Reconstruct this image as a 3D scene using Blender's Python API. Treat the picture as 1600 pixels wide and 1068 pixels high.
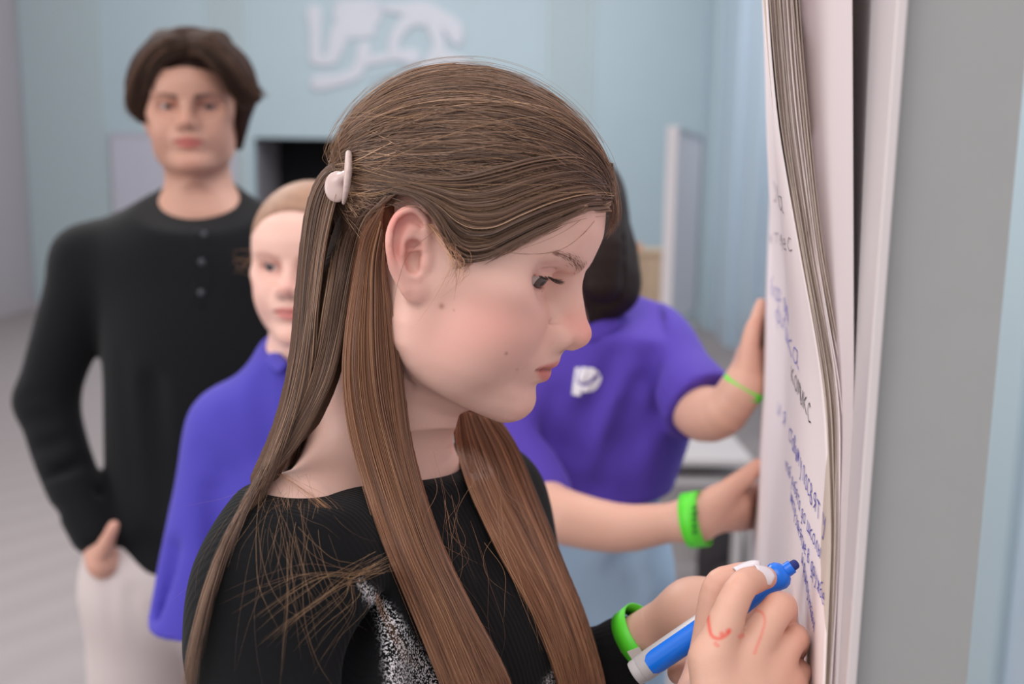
import bpy, math, os
import numpy as np
from mathutils import Vector, Matrix

rng = np.random.default_rng(7)
scene = bpy.context.scene
COL = scene.collection
for o in list(bpy.data.objects):
    bpy.data.objects.remove(o)

# ------------------------------------------------------------------ camera
FPX, PITCH, ROLL = 1555.0, math.radians(9.3), math.radians(0.86)
CAM = np.array([0.0, 0.0, 1.53])
FW = np.array([0, math.cos(PITCH), -math.sin(PITCH)])
_u0 = np.array([0, math.sin(PITCH), math.cos(PITCH)])
_r0 = np.array([1.0, 0, 0])
RT = _r0 * math.cos(ROLL) + _u0 * math.sin(ROLL)
UP = -_r0 * math.sin(ROLL) + _u0 * math.cos(ROLL)
cam_data = bpy.data.cameras.new('camera')
cam = bpy.data.objects.new('camera', cam_data)
COL.objects.link(cam)
cam.matrix_world = Matrix(((RT[0], UP[0], -FW[0], CAM[0]), (RT[1], UP[1], -FW[1], CAM[1]),
                           (RT[2], UP[2], -FW[2], CAM[2]), (0, 0, 0, 1)))
cam_data.sensor_width = 36.0
cam_data.lens = 36.0 * FPX / 1600
cam_data.clip_start = 0.02
cam_data.dof.use_dof = True
cam_data.dof.focus_distance = 0.60
cam_data.dof.aperture_fstop = 4.6
scene.camera = cam

# ------------------------------------------------------------------ world, lights, exposure
scene.view_settings.view_transform = 'Standard'
scene.view_settings.look = 'None'
scene.view_settings.gamma = 1.0
scene.view_settings.exposure = 0.10
world = bpy.data.worlds.new('world')
scene.world = world
world.use_nodes = True
world.node_tree.nodes['Background'].inputs[0].default_value = (1.0, 0.97, 0.97, 1)
world.node_tree.nodes['Background'].inputs[1].default_value = 0.80

def area_light(name, loc, target, sx, sy, power, color=(1, 1, 1)):
    d = bpy.data.lights.new(name, 'AREA')
    d.shape = 'RECTANGLE'; d.size = sx; d.size_y = sy; d.energy = power; d.color = color
    o = bpy.data.objects.new(name, d)
    COL.objects.link(o)
    o.location = loc
    o.rotation_euler = (Vector(target) - Vector(loc)).to_track_quat('-Z', 'Y').to_euler()
    return o
area_light('ceiling_panel_light', (-0.4, -0.3, 3.1), (0.1, 0.7, 1.4), 1.6, 1.6, 22, (1, 0.96, 0.95))
area_light('ceiling_panel_light', (1.1, 1.7, 3.1), (0.3, 1.0, 1.0), 1.6, 1.2, 46, (1, 0.97, 0.96))
area_light('ceiling_panel_light', (-1.8, 3.2, 3.1), (-1.4, 2.9, 0.0), 2.4, 1.2, 60, (1, 0.98, 0.97))
area_light('ceiling_panel_light', (-0.6, 7.2, 3.7), (-0.6, 9.6, 1.0), 5.0, 2.4, 92, (0.97, 0.98, 1))

area_light('left_fill_light', (-3.2, -0.4, 1.9), (0.1, 0.8, 1.35), 2.2, 1.8, 42, (1, 0.97, 0.97))  # added unseen fill from the left, brightens face and paper; not a window

# ------------------------------------------------------------------ small helpers
def P(px, py, d):
    return CAM + d * (FW + RT * ((px - 800) / FPX) - UP * ((py - 534) / FPX))

def V(*a):
    return np.array(a, dtype=float)

def lin(r, g=None, b=None):
    if g is None: r, g, b = r
    f = lambda c: (c / 255 / 12.92) if c / 255 <= 0.04045 else ((c / 255 + 0.055) / 1.055) ** 2.4
    return np.array([f(r), f(g), f(b)])

def link(o, parent=None):
    COL.objects.link(o)
    if parent is not None:
        o.parent = parent
    return o

def tag(o, label=None, cat=None, group=None, kind=None):
    if label: o['label'] = label
    if cat: o['category'] = cat
    if group: o['group'] = group
    if kind: o['kind'] = kind
    return o

def empty(name, loc=(0, 0, 0)):
    o = bpy.data.objects.new(name, None)
    o.empty_display_size = 0.05
    link(o)
    o.location = Vector([float(c) for c in loc])
    return o

def mesh_obj(name, verts, faces, mat, parent=None, smooth=True, cols=None, uvs=None):
    """verts are world coordinates; a parent Empty is translated only."""
    v = np.asarray(verts, dtype=np.float64)
    if parent is not None:
        q = parent; off = np.zeros(3)
        while q is not None:
            off += np.array(q.location); q = q.parent
        v = v - off
    me = bpy.data.meshes.new(name)
    if isinstance(faces, np.ndarray):
        n, k = faces.shape
        me.vertices.add(len(v)); me.vertices.foreach_set('co', v.ravel().astype(np.float32))
        me.loops.add(n * k); me.loops.foreach_set('vertex_index', faces.ravel().astype(np.int32))
        me.polygons.add(n); me.polygons.foreach_set('loop_start', (np.arange(n) * k).astype(np.int32))
        me.update(calc_edges=True)
    else:
        me.from_pydata([tuple(x) for x in v], [], faces)
    if cols is not None:
        ca = me.color_attributes.new('Col', 'FLOAT_COLOR', 'POINT')
        c4 = np.ones((len(v), 4), np.float32); c4[:, :3] = cols
        ca.data.foreach_set('color', c4.ravel())
    me.validate()
    if smooth:
        me.shade_smooth()
    if mat is not None:
        me.materials.append(mat)
    return link(bpy.data.objects.new(name, me), parent)

# ------------------------------------------------------------------ materials
def new_mat(name):
    m = bpy.data.materials.new(name); m.use_nodes = True
    nt = m.node_tree
    return m, nt, nt.nodes['Principled BSDF']

def N(nt, kind, **kw):
    n = nt.nodes.new(kind)
    for k, v in kw.items():
        if k in n.inputs: n.inputs[k].default_value = v
        else: setattr(n, k, v)
    return n

def bump(nt, bs, src, strength=0.3, dist=0.001):
    b = nt.nodes.new('ShaderNodeBump')
    b.inputs['Strength'].default_value = strength
    b.inputs['Distance'].default_value = dist
    nt.links.new(src, b.inputs['Height'])
    nt.links.new(b.outputs[0], bs.inputs['Normal'])
    return b

def mat_plain(name, rgb, rough=0.6, noise=0.0, nscale=40, bmp=0.0, bscale=200, metal=0.0, spec=0.5):
    m, nt, bs = new_mat(name)
    c = lin(rgb)
    bs.inputs['Base Color'].default_value = (*c, 1)
    bs.inputs['Roughness'].default_value = rough
    bs.inputs['Metallic'].default_value = metal
    bs.inputs['Specular IOR Level'].default_value = spec
    tc = nt.nodes.new('ShaderNodeTexCoord')
    if noise > 0:
        n = N(nt, 'ShaderNodeTexNoise', Scale=nscale, Detail=3.0)
        nt.links.new(tc.outputs['Object'], n.inputs['Vector'])
        mx = nt.nodes.new('ShaderNodeMix'); mx.data_type = 'RGBA'
        mx.inputs[6].default_value = (*(c * (1 - noise)), 1)
        mx.inputs[7].default_value = (*np.minimum(c * (1 + noise), 1), 1)
        nt.links.new(n.outputs[0], mx.inputs[0])
        nt.links.new(mx.outputs[2], bs.inputs['Base Color'])
    if bmp > 0:
        n = N(nt, 'ShaderNodeTexNoise', Scale=bscale, Detail=2.0)
        nt.links.new(tc.outputs['Object'], n.inputs['Vector'])
        bump(nt, bs, n.outputs[0], bmp)
    return m

def mat_vcol(name, rough=0.5, sss=0.0, bmp=0.0, bscale=600, spec=0.4, sheen=0.0):
    m, nt, bs = new_mat(name)
    a = nt.nodes.new('ShaderNodeVertexColor'); a.layer_name = 'Col'
    nt.links.new(a.outputs[0], bs.inputs['Base Color'])
    bs.inputs['Roughness'].default_value = rough
    bs.inputs['Specular IOR Level'].default_value = spec
    if sss > 0:
        bs.inputs['Subsurface Weight'].default_value = sss
        bs.inputs['Subsurface Radius'].default_value = (1.0, 0.35, 0.2)
        bs.inputs['Subsurface Scale'].default_value = 0.006
    if sheen > 0:
        bs.inputs['Sheen Weight'].default_value = sheen
    if bmp > 0:
        tc = nt.nodes.new('ShaderNodeTexCoord')
        n = N(nt, 'ShaderNodeTexNoise', Scale=bscale, Detail=3.0)
        nt.links.new(tc.outputs['Object'], n.inputs['Vector'])
        bump(nt, bs, n.outputs[0], bmp, 0.0006)
    return m

def mat_hair(name, c0, c1, c2, rough=0.42):
    m, nt, bs = new_mat(name)
    h = nt.nodes.new('ShaderNodeAttribute'); h.attribute_name = 'tone'
    r = nt.nodes.new('ShaderNodeValToRGB')
    e = r.color_ramp.elements
    e[0].color = (*lin(c0), 1); e[1].color = (*lin(c2), 1)
    m_ = r.color_ramp.elements.new(0.55); m_.color = (*lin(c1), 1)
    nt.links.new(h.outputs['Fac'], r.inputs[0])
    nt.links.new(r.outputs[0], bs.inputs['Base Color'])
    bs.inputs['Roughness'].default_value = rough
    bs.inputs['Specular IOR Level'].default_value = 0.55
    return m

def strands(name, P_, rad, mat, parent, tone=None):
    """P_: list of (n,3) polylines in world space -> one curves object"""
    off = np.zeros(3); q = parent
    while q is not None:
        off += np.array(q.location); q = q.parent
    cv = bpy.data.hair_curves.new(name)
    cv.add_curves([len(p) for p in P_])
    pts = np.concatenate(P_) - off
    cv.attributes['position'].data.foreach_set('vector', pts.astype(np.float32).ravel())
    ra = cv.attributes.get('radius') or cv.attributes.new('radius', 'FLOAT', 'POINT')
    rr = np.concatenate([np.full(len(p), rad[i] if hasattr(rad, '__len__') else rad) * np.minimum(1, 1.15 - np.linspace(0, 1, len(p)) ** 3) for i, p in enumerate(P_)])
    ra.data.foreach_set('value', rr.astype(np.float32))
    ta = cv.attributes.new('tone', 'FLOAT', 'CURVE')
    tone = rng.random(len(P_)) if tone is None else np.clip(tone, 0, 1)
    ta.data.foreach_set('value', np.asarray(tone, np.float32))
    cv.materials.append(mat)
    return link(bpy.data.objects.new(name, cv), parent)

M = {}
M['skin'] = mat_vcol('skin', 0.48, 0.22, 0.18, 900, 0.35)
M['eye'] = mat_vcol('eyeball', 0.08, 0, 0, 1, 0.5)

# ------------------------------------------------------------------ implicit modelling
def smin(a, b, k):
    h = np.maximum(k - np.abs(a - b), 0) / k
    return np.minimum(a, b) - h * h * k * 0.25

def crom(p, r=None, sub=3):
    """Catmull-Rom through the points"""
    if len(p) < 3 or sub < 2:
        return (p, r) if r is not None else p
    q = np.column_stack([p, r]) if r is not None else p
    e = np.vstack([2 * q[0] - q[1], q, 2 * q[-1] - q[-2]])
    out = []
    for i in range(len(q) - 1):
        a, b, c, d = e[i:i + 4]
        for t in np.arange(sub) / sub:
            out.append(0.5 * (2 * b + (c - a) * t + (2 * a - 5 * b + 4 * c - d) * t * t + (3 * b - a - 3 * c + d) * t ** 3))
    out.append(q[-1]); out = np.array(out)
    return (out[:, :-1], out[:, -1]) if r is not None else out

class Field:
    """signed distance grid; shapes are added one by one, each only inside its own box"""
    def __init__(s, lo, hi, h):
        s.lo = np.array(lo, float); s.h = h
        n = np.ceil((np.array(hi, float) - s.lo) / h).astype(int) + 1
        s.ax = [(s.lo[i] + h * np.arange(n[i])).astype(np.float32) for i in range(3)]
        s.F = np.full(tuple(n), 0.05, np.float32)
        s.n = n
    def do(s, box, fn, k=0.01, op='+'):
        pad = k + 3 * s.h
        sl = []
        for i in range(3):
            a = int(np.floor((box[0][i] - pad - s.lo[i]) / s.h)); b = int(np.ceil((box[1][i] + pad - s.lo[i]) / s.h)) + 1
            a = max(a, 0); b = min(b, len(s.ax[i]))
            if b <= a: return s
            sl.append(slice(a, b))
        X = s.ax[0][sl[0]][:, None, None]; Y = s.ax[1][sl[1]][None, :, None]; Z = s.ax[2][sl[2]][None, None, :]
        d = fn(X, Y, Z)
        t = tuple(sl); A = s.F[t]
        if op == '+': s.F[t] = smin(A, d, k)
        elif op == '-': s.F[t] = -smin(-A, d, k)
        elif op == '&': s.F[t] = -smin(-A, -d, k)
        elif op == 'd': s.F[t] = A + d          # displacement
        return s
    def ell(s, c, r, k=0.01, op='+', R=None):
        c = np.array(c, float); r = np.array([r] * 3 if np.isscalar(r) else r, float)
        m = max(r)
        if R is None: ext = r
        else:
            R = np.array(R, float)        # rows: local axes
            ext = np.sqrt(((R.T * r) ** 2).sum(1))
        def fn(X, Y, Z):
            x, y, z = X - c[0], Y - c[1], Z - c[2]
            if R is not None:
                x, y, z = (R[i][0] * x + R[i][1] * y + R[i][2] * z for i in range(3))
            q0 = np.sqrt((x / r[0]) ** 2 + (y / r[1]) ** 2 + (z / r[2]) ** 2)
            q1 = np.sqrt((x / r[0] ** 2) ** 2 + (y / r[1] ** 2) ** 2 + (z / r[2] ** 2) ** 2) + 1e-9
            return (q0 * (q0 - 1) / q1).astype(np.float32)
        return s.do((c - ext, c + ext), fn, k, op)
    def cone(s, a, b, ra, rb, k=0.01, op='+', flat=1.0, n=None):
        a = np.array(a, float); b = np.array(b, float); ab = b - a; L2 = max((ab ** 2).sum(), 1e-12)
        rm = max(ra, rb)
        if n is not None:
            n = np.array(n, float); n = n - ab * (n @ ab) / L2; n = n / (np.linalg.norm(n) + 1e-12)
        def fn(X, Y, Z):
            x, y, z = X - a[0], Y - a[1], Z - a[2]
            t = np.clip((x * ab[0] + y * ab[1] + z * ab[2]) / L2, 0, 1)
            x = x - t * ab[0]; y = y - t * ab[1]; z = z - t * ab[2]
            q = x * x + y * y + z * z
            if n is not None and flat != 1.0:
                w = x * n[0] + y * n[1] + z * n[2]
                q = q - w * w + (w / flat) ** 2
                d = (np.sqrt(np.maximum(q, 0)) - (ra + (rb - ra) * t))
                return (d * min(1.0, 0.5 + 0.5 * flat)).astype(np.float32)
            return (np.sqrt(q) - (ra + (rb - ra) * t)).astype(np.float32)
        return s.do((np.minimum(a, b) - rm, np.maximum(a, b) + rm), fn, k, op)
    def chain(s, pts, rs, k=0.005, op='+', flat=1.0, n=None, sub=3):
        pts, rs = crom(np.array(pts, float), np.array(rs, float), sub)
        A, B = pts[:-1], pts[1:]
        if n is not None: n = np.array(n, float)
        def fn(X, Y, Z):
            out = None
            for a, b, ra, rb in zip(A, B, rs[:-1], rs[1:]):
                ab = b - a; L2 = max((ab ** 2).sum(), 1e-12)
                x, y, z = X - a[0], Y - a[1], Z - a[2]
                t = np.clip((x * ab[0] + y * ab[1] + z * ab[2]) / L2, 0, 1)
                x = x - t * ab[0]; y = y - t * ab[1]; z = z - t * ab[2]
                q = x * x + y * y + z * z
                r = ra + (rb - ra) * t
                if n is not None and flat != 1.0:
                    m = n - ab * (n @ ab) / L2; m = m / (np.linalg.norm(m) + 1e-12)
                    w = x * m[0] + y * m[1] + z * m[2]
                    q = q - w * w + (w / flat) ** 2
                    d = (np.sqrt(np.maximum(q, 0)) - r) * min(1.0, 0.5 + 0.5 * flat)
                else:
                    d = np.sqrt(q) - r
                out = d if out is None else np.minimum(out, d)
            return out.astype(np.float32)
        rm = rs.max()
        return s.do((pts.min(0) - rm, pts.max(0) + rm), fn, k, op)
    def sample(s, p):
        p = np.asarray(p, float)
        q = (p - s.lo) / s.h
        ok = ((q > 0) & (q < s.n - 1.001)).all(-1)
        q = np.clip(q, 0, s.n - 1.001); i = q.astype(int); f = q - i
        out = 0
        for a in (0, 1):
            for b in (0, 1):
                for c in (0, 1):
                    w = np.abs(1 - a - f[..., 0]) * np.abs(1 - b - f[..., 1]) * np.abs(1 - c - f[..., 2])
                    out = out + w * s.F[i[..., 0] + a, i[..., 1] + b, i[..., 2] + c]
        return np.where(ok, out, 0.05)
    def depth(s, px, py, d0, d1, off=0.0, default=None):
        """distance along the lens axis at which the view line through (px, py) meets the shape"""
        ds = np.arange(d0, d1, s.h * 0.7)
        p = CAM + ds[:, None] * (FW + RT * ((px - 800) / FPX) - UP * ((py - 534) / FPX))
        m = np.nonzero(s.sample(p) < off)[0]
        return ds[m[0]] if len(m) else (d1 if default is None else default)
    def mesh(s, smooth=1, keep=True):
        F = s.F
        n = F.shape
        ins = F < 0
        a = ins[:-1, :-1, :-1].astype(np.int8)
        cs = a.copy()
        offs = [(i, j, k) for i in (0, 1) for j in (0, 1) for k in (0, 1)]
        for (i, j, k) in offs[1:]:
            cs += ins[i:n[0] - 1 + i, j:n[1] - 1 + j, k:n[2] - 1 + k]
        act = np.argwhere((cs > 0) & (cs < 8))
        ids = np.full(cs.shape, -1, np.int32)
        ids[act[:, 0], act[:, 1], act[:, 2]] = np.arange(len(act))
        val = np.stack([F[act[:, 0] + i, act[:, 1] + j, act[:, 2] + k] for (i, j, k) in offs], 1)
        acc = np.zeros((len(act), 3)); cnt = np.zeros(len(act))
        for p in range(8):
            for q in range(p + 1, 8):
                op, oq = np.array(offs[p]), np.array(offs[q])
                if np.abs(op - oq).sum() != 1: continue
                vp, vq = val[:, p], val[:, q]
                m = (vp < 0) != (vq < 0)
                t = np.where(m, vp / np.where(m, vp - vq, 1), 0)
                acc += np.where(m[:, None], op + t[:, None] * (oq - op), 0); cnt += m
        v = (act + acc / cnt[:, None])
        quads = []
        for ax in range(3):
            u, w = [(1, 2), (2, 0), (0, 1)][ax]
            A = [slice(0, n[i] - 1) for i in range(3)]
            sl0 = [slice(1, n[i] - 1) for i in range(3)]; sl1 = list(sl0)
            sl0[ax] = slice(0, n[ax] - 1); sl1[ax] = slice(1, n[ax])
            f0 = ins[tuple(sl0)]; f1 = ins[tuple(sl1)]
            e = np.argwhere(f0 != f1)
            if len(e) == 0: continue
            sgn = f0[e[:, 0], e[:, 1], e[:, 2]]
            base = e.copy()
            for i in range(3):
                if i != ax: base[:, i] += 1
            du = np.zeros(3, int); du[u] = 1
            dw = np.zeros(3, int); dw[w] = 1
            g = lambda o: ids[tuple((base + o).T)]
            qd = np.stack([g(-du - dw), g(-dw), g(0 * du), g(-du)], 1)
            qd = np.where(sgn[:, None], qd, qd[:, ::-1])
            quads.append(qd)
        q = np.concatenate(quads)
        q = q[(q >= 0).all(1)]
        if keep:      # largest island only
            q, v = largest(q, v)
        for _ in range(smooth):
            e = np.concatenate([q[:, [0, 1]], q[:, [1, 2]], q[:, [2, 3]], q[:, [3, 0]]])
            sm = np.zeros_like(v); c = np.zeros(len(v))
            for i in range(3):
                sm[:, i] = np.bincount(e[:, 0], v[e[:, 1], i], len(v)) + np.bincount(e[:, 1], v[e[:, 0], i], len(v))
            c = np.bincount(e[:, 0], minlength=len(v)) + np.bincount(e[:, 1], minlength=len(v))
            v = 0.5 * v + 0.5 * sm / np.maximum(c, 1)[:, None]
        return s.lo + v * s.h, q

def largest(q, v):
    lab = np.arange(len(v))
    for _ in range(400):
        m = lab[q].min(1)
        new = lab.copy()
        for i in range(4): np.minimum.at(new, q[:, i], m)
        new = new[new]
        if (new == lab).all(): break
        lab = new
    c = np.bincount(lab[q[:, 0]], minlength=len(v))
    k = lab[q[:, 0]] == c.argmax()
    q = q[k]
    used = np.unique(q)
    mp = np.full(len(v), -1, np.int64); mp[used] = np.arange(len(used))
    return mp[q], v[used]

def rotm(yaw, tilt, roll):
    y, t, l = map(math.radians, (yaw, tilt, roll))
    Rz = np.array([[math.cos(y), -math.sin(y), 0], [math.sin(y), math.cos(y), 0], [0, 0, 1]])
    Ry = np.array([[math.cos(t), 0, math.sin(t)], [0, 1, 0], [-math.sin(t), 0, math.cos(t)]])
    Rx = np.array([[1, 0, 0], [0, math.cos(l), -math.sin(l)], [0, math.sin(l), math.cos(l)]])
    return Rz @ Ry @ Rx

class Pose:
    def __init__(s, pos, ang, sc):
        s.p = np.array(pos, float); s.R = rotm(*ang); s.s = sc
    def w(s, v): return (np.asarray(v) * s.s) @ s.R.T + s.p
    def l(s, v): return ((np.asarray(v) - s.p) @ s.R) / s.s

def gs(x, s): return np.exp(-(x / s) ** 2)
# ------------------------------------------------------------------ heads
EYE = V(0.0635, 0.0315, 0.0160)
def lid_pt(c, s, f, zc, h, up, r):
    """point on the lid margin at azimuth f (radians, outwards)"""
    z = zc + up * h * 0.92 * math.sqrt(max(0.0, 1 - ((f - .35) / .95) ** 2))
    q = math.sqrt(max(r * r - z * z, 1e-8))
    return c + V(q * math.cos(f), s * q * math.sin(f), z)
def head_field(F, o):
    """face forward +x, left +y, up +z, origin between the ear canals (metres)"""
    g = lambda k, d: o.get(k, d)
    # cranium
    F.ell((0.003, 0, 0.040), (0.079, 0.071, 0.0720), 0.01)
    F.ell((0.038, 0, 0.048), (0.045, 0.058, 0.050), 0.03)
    # face block from horizontal slices
    zs = np.array([-0.100, -0.088, -0.084, -0.076, -0.066, -0.056, -0.047, -0.038, -0.028, -0.014, 0.0, 0.012, 0.024, 0.036, 0.052, 0.075, 0.1])
    xf = np.array([0.040, 0.062, 0.0745, 0.0860, 0.0895, 0.0870, 0.0870, 0.0885, 0.0880, 0.0850, 0.0810, 0.0790, 0.0815, 0.0855, 0.0865, 0.076, 0.045])
    wd = np.array([0.008, 0.020, 0.0270, 0.037, 0.0460, 0.0520, 0.0560, 0.0590, 0.0615, 0.0645, 0.067, 0.0675, 0.0670, 0.0655, 0.062, 0.046, 0.02]) * g('wide', 1)
    zs[:5] += g('chinup', 0)
    xb = np.array([0.045, 0.030, 0.020, 0.012, 0.004, -0.002, -0.006, -0.008, -0.010, -0.014, -0.02, -0.02, -0.02, -0.02, -0.02, -0.02, 0.0])
    if 'chin' in o:
        xf[1:6] += np.array([0.7, 1, 1, 0.9, 0.6]) * o['chin']
    def fn(X, Y, Z):
        z = Z.ravel()
        fine = np.linspace(-0.1, 0.1, 401)
        def sm(a):
            v = np.interp(fine, zs, a); kx = np.exp(-np.linspace(-2, 2, 17) ** 2); kx /= kx.sum()
            v = np.convolve(np.pad(v, 8, mode='edge'), kx, 'valid')
            return np.interp(z, fine, v).astype(np.float32)[None, None, :]
        a_f, a_b, w = sm(xf), sm(xb), sm(wd)
        xm = 0.026
        dx = X - xm
        ux = np.where(dx > 0, dx / (a_f - xm), -dx / np.maximum(xm - a_b, 0.005))
        e = 2.25
        r = (ux ** e + (np.abs(Y) / w) ** e) ** (1 / e)
        L = np.minimum(a_f - xm, w)
        d = (r - 1) * L * 0.9
        return np.maximum(d, np.maximum(-0.1 - Z, Z - 0.1)).astype(np.float32)
    F.do(((-0.05, -0.07, -0.1), (0.1, 0.07, 0.1)), fn, 0.02)
    for s in (-1, 1):
        # mandible
        F.chain([(0.010, s * 0.0555, -0.015), (0.016, s * 0.052, -0.048), (0.045, s * 0.037, -0.070 + g('chinup', 0)), (0.077, s * 0.011, -0.078 + g('chinup', 0))],
                [0.012, 0.0115, 0.0105, 0.0105], 0.016)
        # cheek
        F.ell((0.058, s * 0.038, -0.020), (0.024, 0.023, 0.026), 0.018)
        F.ell((0.052, s * 0.047, 0.004), (0.022, 0.018, 0.012), 0.016)
        F.ell((0.040, s * 0.042, -0.045), (0.026, 0.016, 0.022), 0.02)
        # eye socket
        F.ell((0.0820, s * 0.0345, 0.0155), (0.0150, 0.0190, 0.0105), 0.016, '-')
        F.ell((0.0815, s * 0.0145, 0.014), (0.008, 0.005, 0.009), 0.010, '-')
        # brow
        F.cone((0.0800, s * 0.012, 0.0300), (0.0700, s * 0.043, 0.034), 0.0065, 0.005, 0.010)
    # nose
    nx, nz = g('nose', 0.0), g('nosez', 0.0)
    nb = V(0.0820, 0, 0.022); nt_ = V(0.1015 + nx, 0, -0.0085 + nz)
    F.cone((0.078, 0, 0.028), nb, 0.0070, 0.0066, 0.008)
    F.cone(nb, nt_ - V(0.000, 0, -0.001), 0.0060, 0.0072, 0.007)
    F.cone((0.075, 0, 0.018), (0.089, 0, -0.012 + nz), 0.0095, 0.0135, 0.010)
    F.ell(nt_, (0.0090, 0.0088, 0.0085), 0.005)
    for s in (-1, 1):
        F.ell((0.0905 + nx * .6, s * 0.0122, -0.0130 + nz), (0.0115, 0.0068, 0.0092), 0.0040)
        F.ell((0.084, s * 0.015, -0.016), (0.008, 0.006, 0.007), 0.008)
        F.ell((0.0960 + nx * .7, s * 0.0064, -0.0225 + nz), (0.0060, 0.0030, 0.0035), 0.003, '-')
    for s in (-1, 1):
        F.chain([(0.0890, s * 0.0175, -0.004 + nz), (0.0812, s * 0.0205, -0.010 + nz), (0.0825, s * 0.0192, -0.0190 + nz)], [0.0006, 0.0016, 0.0010], 0.004, '-')
    F.cone((0.088, 0, -0.018 + nz), (0.1005 + nx, 0, -0.0155 + nz), 0.0042, 0.0044, 0.004)
    # muzzle
    F.ell((0.080, 0, -0.037), (0.0155, 0.025, 0.018), 0.014)
    F.cone((0.099, 0, -0.024), (0.1005, 0, -0.033), 0.0018, 0.0022, 0.004, '-')
    # lips
    lz = -0.0405
    for s in (-1, 1):
        F.chain([(0.0925, 0, lz + 0.0045), (0.0925, s * 0.0060, lz + 0.0052), (0.0880, s * 0.0150, lz + 0.0028), (0.0785, s * 0.0245, lz - 0.0004)],
                [0.0048, 0.0050, 0.0040, 0.0018], 0.0035)
        F.chain([(0.0900, 0, lz - 0.0062), (0.0893, s * 0.0070, lz - 0.0060), (0.0850, s * 0.0150, lz - 0.0042), (0.0780, s * 0.0240, lz - 0.0010)],
                [0.0060, 0.0058, 0.0045, 0.0018], 0.0035)
        F.chain([(0.0980, 0, lz - 0.0002), (0.0965, s * 0.008, lz), (0.0915, s * 0.0165, lz - 0.0004), (0.0815, s * 0.0255, lz - 0.0014)],
                [0.0016, 0.0016, 0.0015, 0.0012], 0.0022, '-')
        F.ell((0.078, s * 0.028, lz - 0.002), (0.008, 0.004, 0.006), 0.006, '-') if False else None
    F.cone((0.0960, -0.012, -0.0580), (0.0960, 0.012, -0.0580), 0.0040, 0.0040, 0.008, '-')
    F.ell((0.0800, 0, -0.0725 + g('chinup', 0)), (0.0120, 0.0160, 0.0120), 0.010)
    # eyes: lids
    h = g('open', 0.0045); zc = g('openz', -0.0015)
    for s in (-1, 1):
        c = EYE * V(1, s, 1)
        F.ell(c, 0.0130, 0.008)
        F.chain([c + V(0.0130, -s * 0.003, 0.0066), c + V(0.0122, s * 0.003, 0.0070), c + V(0.0070, s * 0.0115, 0.0042)], [0.0003, 0.0009, 0.0007], 0.0018, '-')
        ca, sa = math.cos(g('oa', 0.50)), math.sin(g('oa', 0.50))
        F.ell(c + V(0.0098, s * 0.0036, zc), (0.0092, 0.0146, h), 0.0012, '-', np.array([(ca, s * sa, 0), (-s * sa, ca, 0), (0, 0, 1)]))
        F.chain([lid_pt(c, s, f, zc, h, 1.0, 0.0132) for f in (-.45, -.1, .35, .8, 1.15)], [0.0007, 0.0011, 0.0012, 0.0011, 0.0008], 0.0015)
        F.chain([lid_pt(c, s, f, zc, h, -1.0, 0.0129) for f in (-.45, -.1, .35, .8, 1.15)], [0.0005, 0.0009, 0.0010, 0.0009, 0.0006], 0.0015)
    # ears
    for s in (-1, 1):
        ear(F, s, g('ear', 1.0))

def ear(F, s, sc=1.0):
    o = V(0.006, s * 0.068, 0.001)
    a = math.radians(g_ear_flare)
    lean = math.radians(-19)
    # u: towards the back along the ear plate, w: up, v: outwards normal
    u = V(-math.cos(a), s * math.sin(a), 0)
    w0 = V(0, 0, 1)
    v = V(math.sin(a), s * math.cos(a), 0)
    u, w = u * math.cos(lean) + w0 * math.sin(lean), w0 * math.cos(lean) + u * math.sin(lean) * -1
    q = lambda uu, ww, vv=0.0: o + sc * (u * uu + w * ww + v * vv)
    R = [u, w, v]
    # plate
    F.ell(q(0.011, 0.004, 0.0035), (0.0165 * sc, 0.0285 * sc, 0.0030), 0.004, '+', R)
    F.ell(q(0.008, 0.008, 0.001), (0.012 * sc, 0.018 * sc, 0.005), 0.006, '+', R)
    F.ell(q(0.006, -0.024, 0.003), (0.0085 * sc, 0.0095 * sc, 0.0042), 0.005, '+', R)   # lobe
    # helix rim
    hx = [(0.003, 0.006, 0.002), (-0.0005, 0.016, 0.0045), (0.002, 0.028, 0.0055), (0.010, 0.0345, 0.0065), (0.019, 0.031, 0.0075), (0.0245, 0.021, 0.0085),
          (0.0255, 0.009, 0.0085), (0.0225, -0.003, 0.0075), (0.017, -0.013, 0.006), (0.012, -0.022, 0.004)]
    F.chain([q(*p) for p in hx], [0.0022, 0.0026, 0.0029, 0.0031, 0.0031, 0.0031, 0.0030, 0.0030, 0.0030, 0.0035], 0.003)
    # scapha groove
    gx = [(0.004, 0.024, 0.006), (0.011, 0.029, 0.0075), (0.018, 0.025, 0.0085), (0.0205, 0.016, 0.009), (0.0205, 0.006, 0.0085), (0.018, -0.004, 0.008)]
    F.chain([q(*p) for p in gx], [0.0018, 0.0026, 0.0030, 0.0028, 0.0024, 0.0014], 0.0022, '-')
    # antihelix
    ax = [(0.007, 0.022, 0.0045), (0.013, 0.017, 0.0055), (0.0165, 0.007, 0.006), (0.0155, -0.004, 0.006), (0.010, -0.0125, 0.0055), (0.005, -0.014, 0.005)]
    F.chain([q(*p) for p in ax], [0.0015, 0.0024, 0.0027, 0.0027, 0.0027, 0.0024], 0.003)
    # concha
    F.ell(q(0.0075, -0.001, 0.0065), (0.0068 * sc, 0.0100 * sc, 0.0075), 0.003, '-', R)
    F.ell(q(0.0085, 0.0095, 0.0065), (0.0055 * sc, 0.0040 * sc, 0.0050), 0.003, '-', R)
    F.cone(q(0.002, 0.0075, 0.003), q(0.011, 0.0045, 0.0015), 0.0018, 0.001, 0.002)
    # tragus
    F.ell(q(-0.0015, -0.0035, 0.0035), (0.0040, 0.0055, 0.0030), 0.003, '+', R)
g_ear_flare = 24

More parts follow.
